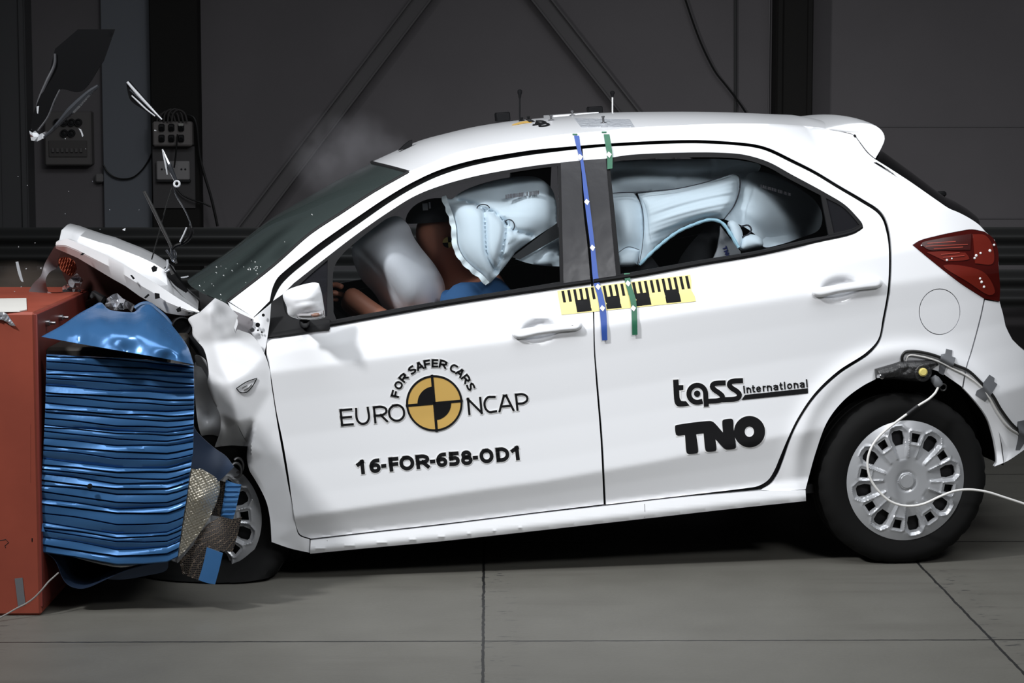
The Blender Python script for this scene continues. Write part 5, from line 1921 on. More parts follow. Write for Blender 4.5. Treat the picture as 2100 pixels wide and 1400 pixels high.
shard_mesh('headlamp', [(214, 629), (219, 612), (230, 604), (240, 601), (252, 612), (262, 617), (276, 625), (270, 640), (262, 633), (240, 636), (222, 634)], -.66, CLEARP, car, seed=4, dep=.035)
shard_mesh('lamp_bracket', [(140, 575), (150, 566), (158, 560), (170, 574), (165, 588), (150, 590), (140, 586)], -.46, CLEARP, car, seed=9, dep=.03)
shard_mesh('lamp_bracket', [(128, 588), (138, 582), (148, 592), (168, 594), (171, 600), (150, 603), (128, 600)], -.46, CHROME, car, seed=2, dep=.03)
shard_mesh('bent_bracket', [(97, 598), (104, 600), (125, 612), (152, 630), (148, 634), (120, 620), (98, 606)], -.50, WHITE, car, seed=3, dep=.012)
shard_mesh('white_clip', [(140, 628), (148, 624), (150, 636), (144, 642), (140, 636)], -.56, WHITE, car, seed=6, dep=.01)
mb = MB()
p = cp(372., 668., np.float64(-.70))
mb.lathe([(0, .028), (-.012, .034), (-.015, .030), (-.004, .026), (.10, .026), (.10, .0001)], p, (-.15, 1, .15), 22)
mb.build('air_duct', BLACKT, car)
mb = MB()
q = spline([(277, 632), (290, 624), (305, 623), (320, 634), (340, 652), (352, 668)], False, 5)
mb.tube(cp(q[:, 0], q[:, 1], np.full(len(q), -.70)), .0075, 8)
mb.build('blue_hose', mat('dark blue hose', (.05, .11, .22), .4), car)
q = spline([(388, 690), (398, 700), (410, 716), (420, 735)], False, 5)
for i, (dx, r) in enumerate(((0, .012), (8, .008), (-6, .007))):
    mb = MB()
    mb.tube(cp(q[:, 0] + dx, q[:, 1] - dx * .3, np.full(len(q), -.72)), r, 8)
    mb.build('strut', [BLACKT, STEEL, BLACKT][i], car)
sheet('apron', [(400, 728), (420, 736), (427, 760), (428, 775), (418, 780), (408, 762)], [(400, 728, -.72), (427, 760, -.74), (418, 780, -.70), (408, 762, -.70)], WHITE, car, step=6)
# dark wheel housing behind the front fender
sheet('wheel_housing', [(395, 690), (430, 770), (445, 905), (508, 905), (520, 960), (560, 1030), (566, 1110), (620, 1135), (600, 1150), (470, 1110), (420, 1000), (395, 850)], [(395, 690, -.56), (445, 905, -.56), (560, 1030, -.66), (566, 1110, -.66), (600, 1150, -.66), (470, 1110, -.50), (420, 1000, -.46), (395, 850, -.46)], GAP, car, step=14)
for i, (u, v) in enumerate(((488, 955), (484, 965))):
    mb = MB()
    t = np.linspace(-.6, pi * 1.1, 16)
    p = cp(u, v, np.float64(-.78))
    mb.tube(np.stack([p[0] + .018 * np.sin(t), p[1] + .008 * t, p[2] + .026 * np.cos(t)], 1), .0045, 8)
    mb.build('coil_spring', mat('dull spring steel', (.16, .16, .165), .45, .7), car)
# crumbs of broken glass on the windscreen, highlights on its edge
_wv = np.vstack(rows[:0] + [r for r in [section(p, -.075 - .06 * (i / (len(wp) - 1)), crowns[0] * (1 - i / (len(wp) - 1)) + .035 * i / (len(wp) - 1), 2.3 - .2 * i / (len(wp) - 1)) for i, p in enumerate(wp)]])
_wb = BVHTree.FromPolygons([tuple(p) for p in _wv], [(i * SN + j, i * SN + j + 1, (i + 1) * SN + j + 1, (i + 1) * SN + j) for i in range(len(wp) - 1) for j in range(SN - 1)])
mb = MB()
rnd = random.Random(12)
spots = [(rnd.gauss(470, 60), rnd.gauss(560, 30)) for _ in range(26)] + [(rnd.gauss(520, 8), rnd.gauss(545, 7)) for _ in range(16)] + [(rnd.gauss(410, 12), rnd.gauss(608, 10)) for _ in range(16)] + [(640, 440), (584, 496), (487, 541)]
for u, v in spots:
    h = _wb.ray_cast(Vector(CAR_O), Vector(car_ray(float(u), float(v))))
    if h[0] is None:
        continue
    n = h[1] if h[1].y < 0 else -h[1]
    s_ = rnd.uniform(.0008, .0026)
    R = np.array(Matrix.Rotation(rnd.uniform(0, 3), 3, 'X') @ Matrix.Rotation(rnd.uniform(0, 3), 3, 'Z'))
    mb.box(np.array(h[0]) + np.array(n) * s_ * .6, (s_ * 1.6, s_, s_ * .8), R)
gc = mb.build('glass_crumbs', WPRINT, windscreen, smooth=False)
gc['kind'] = 'stuff'

# ================================================================== the crash barrier
RED = mat('rust-red barrier paint', (0.30, 0.062, 0.036), 0.48, noise=(3.5, (.24, .050, .030), .35, .65), bump=(30, .08, .004))
bl = on_floor(np.array(85.), np.array(1262.))
BX, BY = float(bl[0]), float(bl[1])
btop = float(at(np.array(72.), np.array(640.), BY)[2])
blk = bpy.data.objects.new('barrier_block', None)
COL.objects.link(blk)
BO = np.array([BX - .5, BY + .5, 0])
blk.location = tuple(BO)
prop(blk, 'massive rust-red barrier block standing on the floor at the left', 'barrier')
mb = MB()
mb.box((0, 0, btop / 2), (1.0, 1.0, btop), None, 0, .008)
mb.build('block', RED, blk, 30)
mb = MB()
mb.box((.500, 0, btop / 2 + .01), (.012, .99, btop - .03), None, 0, .003)
mb.build('face_plate', mat('maroon face plate', (.17, .030, .022), .5), blk)
for u, v in ((121, 651), (94, 662)):
    t_ = (BX + .006 - CAMO[0]) / ray(u, v)[0]
    p = CAMO + ray(u, v) * t_ - BO
    mb = MB()
    mb.lathe([(0, .010), (.012, .010), (.014, .005), (.03, .005), (.03, .0001)], p, (1, 0, 0), 10)
    mb.build('face_bolt', STEEL, blk)
# highlight on the lit top painted as a white sheet, foil on the near face, grey tape lower down
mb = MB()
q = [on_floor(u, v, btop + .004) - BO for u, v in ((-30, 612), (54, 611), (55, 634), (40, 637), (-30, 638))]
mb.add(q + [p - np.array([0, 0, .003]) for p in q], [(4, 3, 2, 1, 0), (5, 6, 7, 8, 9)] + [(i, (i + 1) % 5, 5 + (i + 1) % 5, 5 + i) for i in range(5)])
mb.build('top_highlight', mat('white painted highlight', (.93, .91, .86), .25), blk, smooth=False)
P, T, B = fill2d(spline([(-20, 641, c), (12, 642), (22, 655), (32, 668, c), (22, 667), (8, 657), (-20, 654, c)], True, 4), [], 4)
rnd = random.Random(2)
f = at(P[:, 0], P[:, 1], BY - .004 - np.array([rnd.uniform(0, .008) for _ in P])) - BO
V, F = shell(f, T, B, f + np.array([0, .002, 0]))
mesh_obj('foil_tape', V, F, CLEARP, blk, smooth=False)
P, T, B = fill2d(spline([(30, 1186, c), (46, 1184, c), (52, 1238, c), (37, 1244, c)], True, 5), [], 6)
f = at(P[:, 0], P[:, 1], np.full(len(P), BY - .002)) - BO
V, F = shell(f, T, B, f + np.array([0, .001, 0]))
mesh_obj('grey_tape', V, F, GREYT, blk)
for q, r in (([(0, 1108), (12, 1106), (18, 1112), (10, 1119), (12, 1123)], .0014), ([(66, 1103), (66, 1110)], .002), ([(63, 870), (63, 990)], .0007), ([(62, 700), (62, 840)], .0005)):
    mb = MB()
    mb.tube(at(np.array([a for a, _ in q], float), np.array([b for _, b in q], float), BY + .0005) - BO, r, 5)
    mb.build('scratch', INK, blk)

# honeycomb element bolted to its face
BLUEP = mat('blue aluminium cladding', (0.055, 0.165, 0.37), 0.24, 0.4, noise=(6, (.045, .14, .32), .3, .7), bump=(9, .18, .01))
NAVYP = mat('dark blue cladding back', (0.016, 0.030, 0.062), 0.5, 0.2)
FY = BY + .02
hc = bpy.data.objects.new('honeycomb_barrier', None)
COL.objects.link(hc)
HO = np.array([BX + .24, FY + .4, .15])
hc.location = tuple(HO)
prop(hc, 'crushed blue deformable barrier with pleated cladding between the red block and the car', 'barrier')


def wsheet(*a, **k):
    o = sheet(*a, world=True, **k)
    o.data.transform(Matrix.Translation(-Vector(HO)))
    return o


folds = np.array([738, 751, 765, 776, 786, 800, 815, 824, 838, 850, 858, 872, 884, 889, 900, 912, 928, 940, 958, 969, 981, 990, 1003, 1014, 1030, 1042, 1054, 1075, 1094, 1103, 1112, 1125, 1141, 1165], float)


FACE = [(95.5, 726, c), (180, 730), (300, 737), (397, 749, c), (398, 800), (397.7, 840), (396, 925), (384, 1011), (374, 1073), (364, 1142, c), (343, 1152), (295, 1156), (240, 1158), (154, 1142), (79, 1131, c), (79, 1100), (85, 1000), (92.6, 845)]
TOPC = np.array([(79, 724.5), (95.5, 726), (180, 730), (300, 737), (398, 749)])
BOTC = np.array([(79, 1131), (154, 1142), (240, 1157.5), (295, 1156), (343, 1152), (364, 1142), (398, 1120)])
LEFTC = np.array([(726, 95.5), (845, 92.6), (1000, 85), (1100, 79), (1160, 79)])
RIGHTC = np.array([(749, 397), (800, 398), (840, 397.7), (925, 396), (1011, 384), (1073, 374), (1142, 364), (1160, 360)])
f0 = np.interp(240, TOPC[:, 0], TOPC[:, 1])
f1 = np.interp(240, BOTC[:, 0], BOTC[:, 1])
fr_ = np.concatenate([[0], (folds[:-1] - f0) / (f1 - f0), [1]])
TILT = [.9, .2, -.5, .6, .1, -.8, .7, .35, -.3, 1.0, .0, .5, -.6]
rows_ = []
ns = 70
sx_ = np.linspace(0, 1, ns)


def pleat_row(fr, dpx, dep, seed):
    u = 80 + sx_ * 318
    for _ in range(4):
        v = np.interp(u, TOPC[:, 0], TOPC[:, 1]) * (1 - fr) + np.interp(u, BOTC[:, 0], BOTC[:, 1]) * fr + dpx
        v = v + (1.3 * np.sin(u / 70. + seed * 1.9) + .6 * np.sin(u / 27. + seed * 3.1)) * (0 < fr < 1)
        l_, r_ = np.interp(v, LEFTC[:, 0], LEFTC[:, 1]), np.interp(v, RIGHTC[:, 0], RIGHTC[:, 1])
        u = l_ + (r_ - l_) * sx_
    y = FY - .012 * np.sin(pi * sx_) + .02 * sx_ * (1 - fr) - dep - .0016 * np.sin(u / 38. + seed * 2.3)
    return at(u, v, y) - HO


for i in range(len(fr_) - 1):
    a_, b_ = fr_[i], fr_[i + 1]
    if b_ - a_ < .004:
        continue
    hpx = (b_ - a_) * (f1 - f0)
    tl = TILT[i % 13] * hpx / 620. * .20
    g = min(2.0, hpx * .2)
    rows_ += [pleat_row(a_, 0, -.009, i), pleat_row(a_, g, -tl, i), pleat_row((a_ + b_) / 2, 0, .0010, i + .5), pleat_row(b_, -g, tl, i + 1)]
rows_.append(pleat_row(1.0, 0, -.004, 0))
V, F = loft(rows_, (0, .003, 0))
mesh_obj('pleated_cladding', V, F, BLUEP, hc, 30)
UP = [(84, 690, c), (128, 666), (160, 644), (189, 628), (206, 620), (222, 634), (262, 640), (274, 640), (292, 626), (306, 624), (320, 637), (343, 657), (366, 684), (385, 712), (397, 747, c), (343, 736), (257, 721), (160, 704)]
UPC = [(84, 690, FY), (397, 747, FY - .01), (343, 736, FY - .05), (257, 721, FY - .06), (160, 704, FY - .03), (385, 712, FY + .04), (366, 684, FY + .11), (343, 657, FY + .17), (306, 624, FY + .24), (274, 640, FY + .20), (222, 634, FY + .22), (206, 620, FY + .26), (189, 628, FY + .22), (160, 644, FY + .14), (128, 666, FY + .05)]
UPC += [(140, 684, FY - .015), (190, 695, FY - .045), (240, 700, FY - .062), (290, 708, FY - .066), (340, 716, FY - .055), (370, 722, FY - .03), (180, 672, FY - .005), (230, 676, FY - .035), (280, 682, FY - .040), (325, 692, FY - .03), (352, 704, FY - .02), (205, 652, FY + .06), (250, 658, FY + .045), (295, 658, FY + .05), (330, 672, FY + .055)]
wsheet('bulged_cladding', UP, UPC, BLUEP, hc, step=5, thick=.004)
wsheet('corner_flap', [(72, 1088, c), (80, 1062), (92, 1090, c)], [(72, 1088, FY), (80, 1062, FY), (92, 1090, FY - .02)], BLUEP, hc, step=6)
CORE = mat('honeycomb core', (.030, .026, .022), .6, .3)
mb = MB()
pa, pb = at(np.array(96.), np.array(1130.), FY + .06), at(np.array(345.), np.array(715.), FY + .06)
mb.box((np.array([(pa[0] + pb[0]) / 2, FY + .55, (pa[2] + pb[2]) / 2]) - HO), (pb[0] - pa[0], .90, pb[2] - pa[2]), None, 0, .01)
mb.build('honeycomb_core', CORE, hc)
mb = MB()
hp_ = at(np.array(184.), np.array(997.), FY - .035) - HO
mb.lathe([(-.002, .0001), (-.002, .004), (-.001, .008), (.006, .008)], hp_, (0, 1, 0), 16)
mb.build('rivet_hole', INK, hc)
# loose sheet hanging below, it runs back across the element's width
hang = spline([(82, 1128), (99, 1137), (110, 1146), (117, 1157), (122, 1170), (127, 1183), (134, 1194), (144, 1202), (156, 1206), (168, 1207), (180, 1204.5), (192, 1200), (215, 1189), (240, 1178), (270, 1167), (301, 1159), (340, 1152)], False, 6)
ff = at(hang[:, 0], hang[:, 1], np.full(len(hang), FY + .015)) - HO
rows_ = []
for dy in (0, .2, .45, .75):
    rows_.append(ff + np.array([.02 * dy, dy, .03 * dy]))
V, F = loft(rows_, (0, 0, .003))
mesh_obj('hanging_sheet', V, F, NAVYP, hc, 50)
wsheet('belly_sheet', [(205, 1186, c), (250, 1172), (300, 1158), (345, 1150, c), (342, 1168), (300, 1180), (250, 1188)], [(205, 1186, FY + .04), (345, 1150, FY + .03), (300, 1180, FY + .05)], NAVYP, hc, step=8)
wsheet('bottom_edge', [(150, 1142, c), (240, 1158), (285, 1157, c), (250, 1163), (200, 1155)], [(150, 1142, FY), (240, 1158, FY), (285, 1157, FY + .005)], mat('bare aluminium', (.60, .58, .52), .35, .9), hc, step=6)


def comb_material(name, a, b, scale):
    m = bpy.data.materials.new(name)
    m.use_nodes = True
    nt = m.node_tree
    L = nt.links.new
    bs = nt.nodes['Principled BSDF']
    bs.inputs['Roughness'].default_value = .45
    bs.inputs['Metallic'].default_value = .5
    tc = nt.nodes.new('ShaderNodeTexCoord')
    vo = nt.nodes.new('ShaderNodeTexVoronoi')
    vo.feature = 'DISTANCE_TO_EDGE'
    vo.inputs['Scale'].default_value = scale
    vo.inputs['Randomness'].default_value = .35
    L(tc.outputs['Object'], vo.inputs['Vector'])
    r = nt.nodes.new('ShaderNodeMapRange')
    r.inputs['From Min'].default_value = .04
    r.inputs['From Max'].default_value = .16
    L(vo.outputs['Distance'], r.inputs['Value'])
    mx = nt.nodes.new('ShaderNodeMix')
    mx.data_type = 'RGBA'
    mx.inputs['A'].default_value = (*a, 1)
    mx.inputs['B'].default_value = (*b, 1)
    L(r.outputs['Result'], mx.inputs['Factor'])
    L(mx.outputs['Result'], bs.inputs['Base Color'])
    bp = nt.nodes.new('ShaderNodeBump')
    bp.invert = True
    bp.inputs['Strength'].default_value = .9
    bp.inputs['Distance'].default_value = .004
    L(r.outputs['Result'], bp.inputs['Height'])
    L(bp.outputs[0], bs.inputs['Normal'])
    MATS[name] = m
    return m


COMB = comb_material('dark open honeycomb', (.11, .085, .065), (.008, .008, .010), 170)
FOIL = mat('golden dimpled foil', (.58, .54, .45), .38, .6)


def dimples(P):
    u, v = P[:, 0], P[:, 1]
    return .0035 * (np.sin((u * .8 + v * .25) * .95) * np.sin((v - u * .35) * .85))


wsheet('dimpled_foil', [(393, 958, c), (412, 961), (425, 968), (440, 977), (450, 986, c), (451, 1004), (439, 1042), (411, 1090), (381, 1127), (366, 1142, c), (374, 1085), (383, 1030)], [(393, 958, FY + .05), (450, 986, FY + .09), (439, 1042, FY + .09), (411, 1090, FY + .07), (366, 1142, FY + .03), (383, 1030, FY + .02), (415, 1020, FY + .035)], FOIL, hc, step=2.2, bump=dimples)
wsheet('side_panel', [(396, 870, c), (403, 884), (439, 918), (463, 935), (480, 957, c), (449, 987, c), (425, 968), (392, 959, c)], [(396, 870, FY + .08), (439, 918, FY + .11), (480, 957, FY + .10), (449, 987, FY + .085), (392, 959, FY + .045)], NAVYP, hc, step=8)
wsheet('torn_honeycomb', [(450, 985, c), (470, 990, c), (466, 1030), (455, 1060, c), (428, 1055, c), (440, 1035), (450, 1005)], [(450, 985, FY + .11), (470, 990, FY + .10), (455, 1060, FY + .10), (428, 1055, FY + .09)], COMB, hc, step=8)


def frills(P):
    return .004 * np.sin(P[:, 1] * .62)


wsheet('torn_sheet', [(463, 984, c), (478, 990), (495, 994, c), (489, 1020), (482, 1050), (478, 1064, c), (466, 1062), (452, 1058, c), (459, 1020)], [(463, 984, FY + .10), (495, 994, FY + .05), (478, 1064, FY + .06), (452, 1058, FY + .095)], BLUEP, hc, step=4, bump=frills)
wsheet('torn_honeycomb', [(411, 1090, c), (430, 1072), (453, 1059, c), (475, 1064), (496, 1060, c), (487, 1096), (477, 1131, c), (455, 1130), (425, 1122, c), (397, 1114, c)], [(411, 1090, FY + .06), (453, 1059, FY + .07), (496, 1060, FY + .03), (477, 1131, FY + .02), (425, 1122, FY + .04), (397, 1114, FY + .05)], COMB, hc, step=8)
wsheet('torn_honeycomb', [(398, 1116, c), (425, 1122, c), (418, 1156), (408, 1190, c), (374, 1176, c), (368, 1150, c)], [(398, 1116, FY + .045), (425, 1122, FY + .03), (408, 1190, FY + .02), (374, 1176, FY + .04), (368, 1150, FY + .04)], COMB, hc, step=8)
wsheet('torn_sheet', [(424, 1122, c), (440, 1128), (457, 1134, c), (450, 1165), (441, 1198, c), (425, 1195), (407, 1189, c), (417, 1155)], [(424, 1122, FY + .025), (457, 1134, FY - .005), (441, 1198, FY - .01), (407, 1189, FY + .015)], BLUEP, hc, step=5)

# cord from the barrier to the floor
q = spline([(120, 1174), (110, 1183), (99, 1193), (85, 1210), (68, 1227), (52, 1238), (34, 1247), (15, 1258), (0, 1266), (-30, 1284)], False, 5)
yy = np.interp(q[:, 0], [-30, 60, 90, 120], [BY - .10, BY - .03, BY - .02, BY + .03])
pp = at(q[:, 0], q[:, 1], yy)
o_ = pp[-1].copy()
mb = MB()
mb.tube(pp - o_, .0026, 8)
o = mb.build('cord', mat('grey twisted cord', (.22, .21, .20), .8, bump=(300, .8, .002)), None)
o.location = tuple(o_)
prop(o, 'thin grey cord hanging down the foot of the red barrier block', 'cord')
# ================================================================== the hall behind
WY = WALL_Y


def wbox(mb_, u0, v0, u1, v1, Y, depth, mi=0, bev=0.0, o=(0, 0, 0)):
    a, b = at(np.array(float(u0)), np.array(float(v1)), Y), at(np.array(float(u1)), np.array(float(v0)), Y)
    mb_.box((np.array([(a[0] + b[0]) / 2, Y + depth / 2, (a[2] + b[2]) / 2]) - np.asarray(o)), (abs(b[0] - a[0]), depth, abs(b[2] - a[2])), None, mi, bev)
    return mb_


def wroot(name, u, v, Y, label, cat, group=None):
    o = bpy.data.objects.new(name, None)
    COL.objects.link(o)
    o.location = tuple(at(np.array(float(u)), np.array(float(v)), Y))
    prop(o, label, cat, group)
    return o, np.array(o.location)


COLM = mat('near-black painted steel', (.022, .021, .020), .7, spec=.2)
BLUEW = mat('blue-grey wall cladding', (.20, .215, .245), .65)
GREYB = mat('grey steel cabinet', (.26, .25, .26), .55)
GREYD = mat('dark socket plastic', (.02, .02, .022), .5)
ZT = 3.6
for nm, u0, u1, m_, dep in (('column_1', 1590, 1665, COLM, .22), ('column_2', 310, 409, COLM, .14), ('column_3', -10, 56, mat('dark grey painted steel', (.10, .10, .105), .6), .2)):
    mb = MB()
    a, b = at(np.array(float(u0)), np.array(300.), WY - dep), at(np.array(float(u1)), np.array(300.), WY - dep)
    mb.box(((a[0] + b[0]) / 2, WY - dep / 2, ZT / 2), (b[0] - a[0], dep, ZT), None, 0, .006)
    if nm != 'column_2':
        mb.box((a[0] + .02, WY - dep - .01, ZT / 2), (.03, .02, ZT), None, 0, .004)
        mb.box((b[0] - .02, WY - dep - .01, ZT / 2), (.03, .02, ZT), None, 0, .004)
    prop(mb.build(nm, m_, smooth=False), kind='structure')
mb = MB()
a, b = at(np.array(211.), np.array(300.), WY - .05), at(np.array(311.), np.array(300.), WY - .05)
mb.box(((a[0] + b[0]) / 2, WY - .025, ZT / 2), (b[0] - a[0], .05, ZT), None, 0, .004)
prop(mb.build('trim_1', BLUEW, smooth=False), kind='structure')
# shallow joints between the wall panels on the right
for i, (v, u0, u1) in enumerate(((258, 1668, 2200), (446, 1668, 2200))):
    mb = MB()
    wbox(mb, u0, v, u1, v + 3, WY - .006, .008)
    prop(mb.build('trim_%d' % (i + 2), mat('panel joint', (.155, .147, .155), .7), smooth=False), kind='structure')
mb = MB()
wbox(mb, 1571, -200, 1580, 700, WY - .012, .012)
prop(mb.build('trim_4', mat('pale joint strip', (.25, .24, .25), .6), smooth=False), kind='structure')

# diagonal braces meeting above
for i, (p0, p1, lab) in enumerate((((468, 520), (985, -160), 'dark diagonal steel brace rising to the right on the hall wall'), ((985, -160), (1440, 420), 'dark diagonal steel brace falling to the right behind the car roof'))):
    a, b = at(np.array(float(p0[0])), np.array(float(p0[1])), WY - .06), at(np.array(float(p1[0])), np.array(float(p1[1])), WY - .06)
    c_ = (a + b) / 2
    d = b - a
    L_ = np.linalg.norm(d)
    R = np.array(Matrix.Rotation(-atan2(d[2], d[0]), 3, 'Y'))
    mb = MB()
    mb.box((0, 0, 0), (L_, .03, .105), R, 0, .003)
    mb.box(np.array([0, -.03, 0]) + R @ np.array([0, 0, .045]), (L_, .035, .012), R, 0, .002)
    mb.box(np.array([0, -.03, 0]) + R @ np.array([0, 0, -.045]), (L_, .035, .012), R, 0, .002)
    o = mb.build('wall_brace', mat('grey painted brace', (.145, .138, .143), .7), None, smooth=False)
    o.location = tuple(c_)
    prop(o, lab, 'brace', kind='thing' if False else None)

# guard rail along the wall
GR = mat('dull galvanised rail', (.045, .046, .046), .5, .3)
RY = 12.2
gr, go = wroot('guard_rail', 1050, 700, RY, 'long dark corrugated steel guard rail along the back wall behind the car', 'guard rail')
gr.location.z = 0
go[2] = 0
zt_, zb_ = float(at(np.array(300.), np.array(466.), RY)[2]), float(at(np.array(300.), np.array(632.), RY)[2])
for k, (z1, z0) in enumerate(((zt_, (zt_ + zb_) / 2 + .012), ((zt_ + zb_) / 2 - .012, zb_))):
    H_ = z1 - z0
    prof = []
    for t in np.linspace(0, 1, 25):
        prof.append((-.045 * (.5 - .5 * cos(4 * pi * t)) - .012, z1 - H_ * t))
    V, F = [], []
    for x in (-7.8, 7.8):
        for d, z in prof:
            V.append((x, RY + d - go[1], z))
    for x in (-7.8, 7.8):
        for d, z in prof:
            V.append((x, RY + d + .006 - go[1], z))
    n = len(prof)
    F = [(j, j + 1, n + j + 1, n + j) for j in range(n - 1)] + [(2 * n + j, 3 * n + j, 3 * n + j + 1, 2 * n + j + 1) for j in range(n - 1)]
    V = np.array(V) - np.array([go[0], 0, 0])
    mesh_obj('rail_beam', V, F, GR, gr, 60)
for x in np.arange(-7.7, 7.8, 1.55):
    mb = MB()
    mb.box((x - go[0], RY + .07 - go[1], (zt_ - .02) / 2), (.10, .10, zt_ - .02), None, 0, .006)
    mb.build('post', COLM, gr, 30)

# wall box with sockets and breakers at the far left
eb, eo = wroot('switch_cabinet', 138, 340, WY, 'dim grey wall box with round sockets and a breaker row, left of the blue-grey panel', 'electrical box')
mb = MB()
wbox(mb, 92, 228, 186, 339, WY - .10, .10, bev=.008, o=eo)
mb.build('housing', mat('dim grey cabinet', (.165, .155, .152), .6), eb, 30)
mb = MB()
wbox(mb, 100, 288, 178, 322, WY - .108, .012, bev=.003, o=eo)
mb.build('breaker_window', mat('smoked breaker cover', (.12, .112, .11), .4), eb, 30)
for i in range(7):
    mb = MB()
    wbox(mb, 106 + i * 9.6, 304, 111 + i * 9.6, 312, WY - .122, .016, o=eo)
    mb.build('breaker', mat('pale breaker toggle', (.16, .15, .15), .5), eb, smooth=False)
for u, v in ((132, 251), (147, 251), (161, 251), (132, 273), (147, 273), (118, 251)):
    mb = MB()
    mb.lathe([(-.012, .0001), (-.010, .012), (-.022, .016), (-.022, .021), (.002, .023)], at(np.array(float(u)), np.array(float(v)), WY - .10) - eo, (0, 1, 0), 16)
    mb.build('socket', GREYD, eb)

# socket board on the dark column
sb, so = wroot('socket_board', 356, 427, WY - .14, 'grey socket board with six dark outlets on the dark column', 'electrical box')
CY = WY - .14
mb = MB()
wbox(mb, 314, 300, 399, 427, CY - .015, .015, bev=.003, o=so)
mb.build('backing_board', mat('grey backing board', (.10, .095, .098), .6), sb, smooth=False)
mb = MB()
wbox(mb, 313, 249, 393, 300, CY - .09, .09, bev=.010, o=so)
mb.build('socket_box', mat('light grey socket box', (.25, .23, .225), .55), sb, 30)
for j, v in enumerate((262, 284)):
    for i, u in enumerate((331, 351, 371)):
        mb = MB()
        wbox(mb, u - 6, v - 8, u + 6, v + 7, CY - .108, .02, bev=.006, o=so)
        f = mb.build('outlet', GREYD, sb, 30)
        mb = MB()
        mb.lathe([(-.008, .0001), (-.008, .012), (.004, .013)], at(np.array(float(u)), np.array(float(v) + 2), CY - .108) - so, (0, 1, 0), 14)
        mb.build('flap', BLACKT, f)
mb = MB()
wbox(mb, 366, 253, 376, 258, CY - .115, .01, o=so)
mb.build('outlet_label', mat('pale label', (.5, .5, .47), .6), sb, smooth=False)
pb, po = wroot('outlet_plate', 354, 374, CY - .015, 'pale twin outlet plate below the socket board', 'electrical box')
mb = MB()
wbox(mb, 321, 330, 388, 369, CY - .055, .04, bev=.006, o=po)
mb.build('plate', mat('pale outlet plastic', (.38, .365, .37), .5), pb, 30)
mb = MB()
wbox(mb, 321, 369, 390, 373, CY - .05, .034, o=po)
mb.build('lower_rim', GREYD, pb, smooth=False)
for u in (332, 340, 372, 380):
    mb = MB()
    mb.lathe([(-.002, .0001), (-.002, .006), (.002, .006)], at(np.array(float(u)), np.array(347.), CY - .055) - po, (0, 1, 0), 10)
    mb.build('outlet_hole', GREYD, pb)
jb = MB()
jo = at(np.array(203.), np.array(374.), WY)
wbox(jb, 195, 356, 211, 374, WY - .06, .06, bev=.008, o=jo)
o = jb.build('junction_box', mat('light grey junction box', (.24, .23, .23), .55), None, 30)
o.location = tuple(jo)
prop(o, 'small grey junction box on the wall beside the blue-grey panel', 'electrical box')


def wcable(pts, Y, r, label, m=BLKC, sag=0.0, name='wall_cable', group=None):
    q = spline(pts, False, 6)
    p = at(q[:, 0], q[:, 1], np.full(len(q), Y))
    o_ = p[-1].copy()
    mb_ = MB()
    mb_.tube(p - o_, r * .62, 7)
    o = mb_.build(name, m, None)
    o.location = tuple(o_)
    prop(o, label, 'cable', group)
    return o


for i, (u0, h_) in enumerate(((322, 18), (328, 22), (336, 26), (344, 27), (352, 25))):
    wcable([(u0, 250), (u0 + 3, 250 - h_ * .7), (u0 + 14, 250 - h_), (u0 + 26, 250 - h_ * .75), (u0 + 32, 250)], CY - .07 - .012 * i, .009, 'dark cable arching over the top of the socket board', mat('grey cable sheath', (.07, .065, .065), .6), group='cables looped over the socket board')
wcable([(373, 240), (385, 236), (396, 240), (402, 254), (405, 275), (407, 300), (411, 328), (420, 362), (432, 402), (441, 440), (446, 464)], CY - .05, .013, 'thick dark cable running down right of the socket board')
wcable([(364, 275), (362, 300), (359, 330), (357, 344)], CY - .13, .008, 'thin dark lead between the socket board and the twin outlet plate')
wcable([(362, 385), (375, 400), (395, 410), (415, 416), (432, 424)], CY - .06, .008, 'thin dark cable sagging right below the twin outlet plate')
wcable([(212, 338), (220, 352), (234, 363), (252, 367), (272, 364), (290, 350), (303, 332), (311, 315)], WY - .07, .008, 'thin dark cable sagging across the blue-grey panel')
wcable([(1508, -300), (1508.5, 130), (1508.5, 232), (1508, 420), (1508, 740)], WY - .02, .014, 'straight dark conduit running up the wall behind the rear roof', mat('dark conduit', (.06, .06, .062), .6), name='conduit')
wcable([(1330, -300), (1370, -120), (1430, 70), (1457, 130), (1470, 152), (1487, 173), (1508, 200), (1530, 232), (1560, 290), (1585, 400), (1588, 480)], WY - .05, .010, 'thin dark cable slanting down across the conduit')

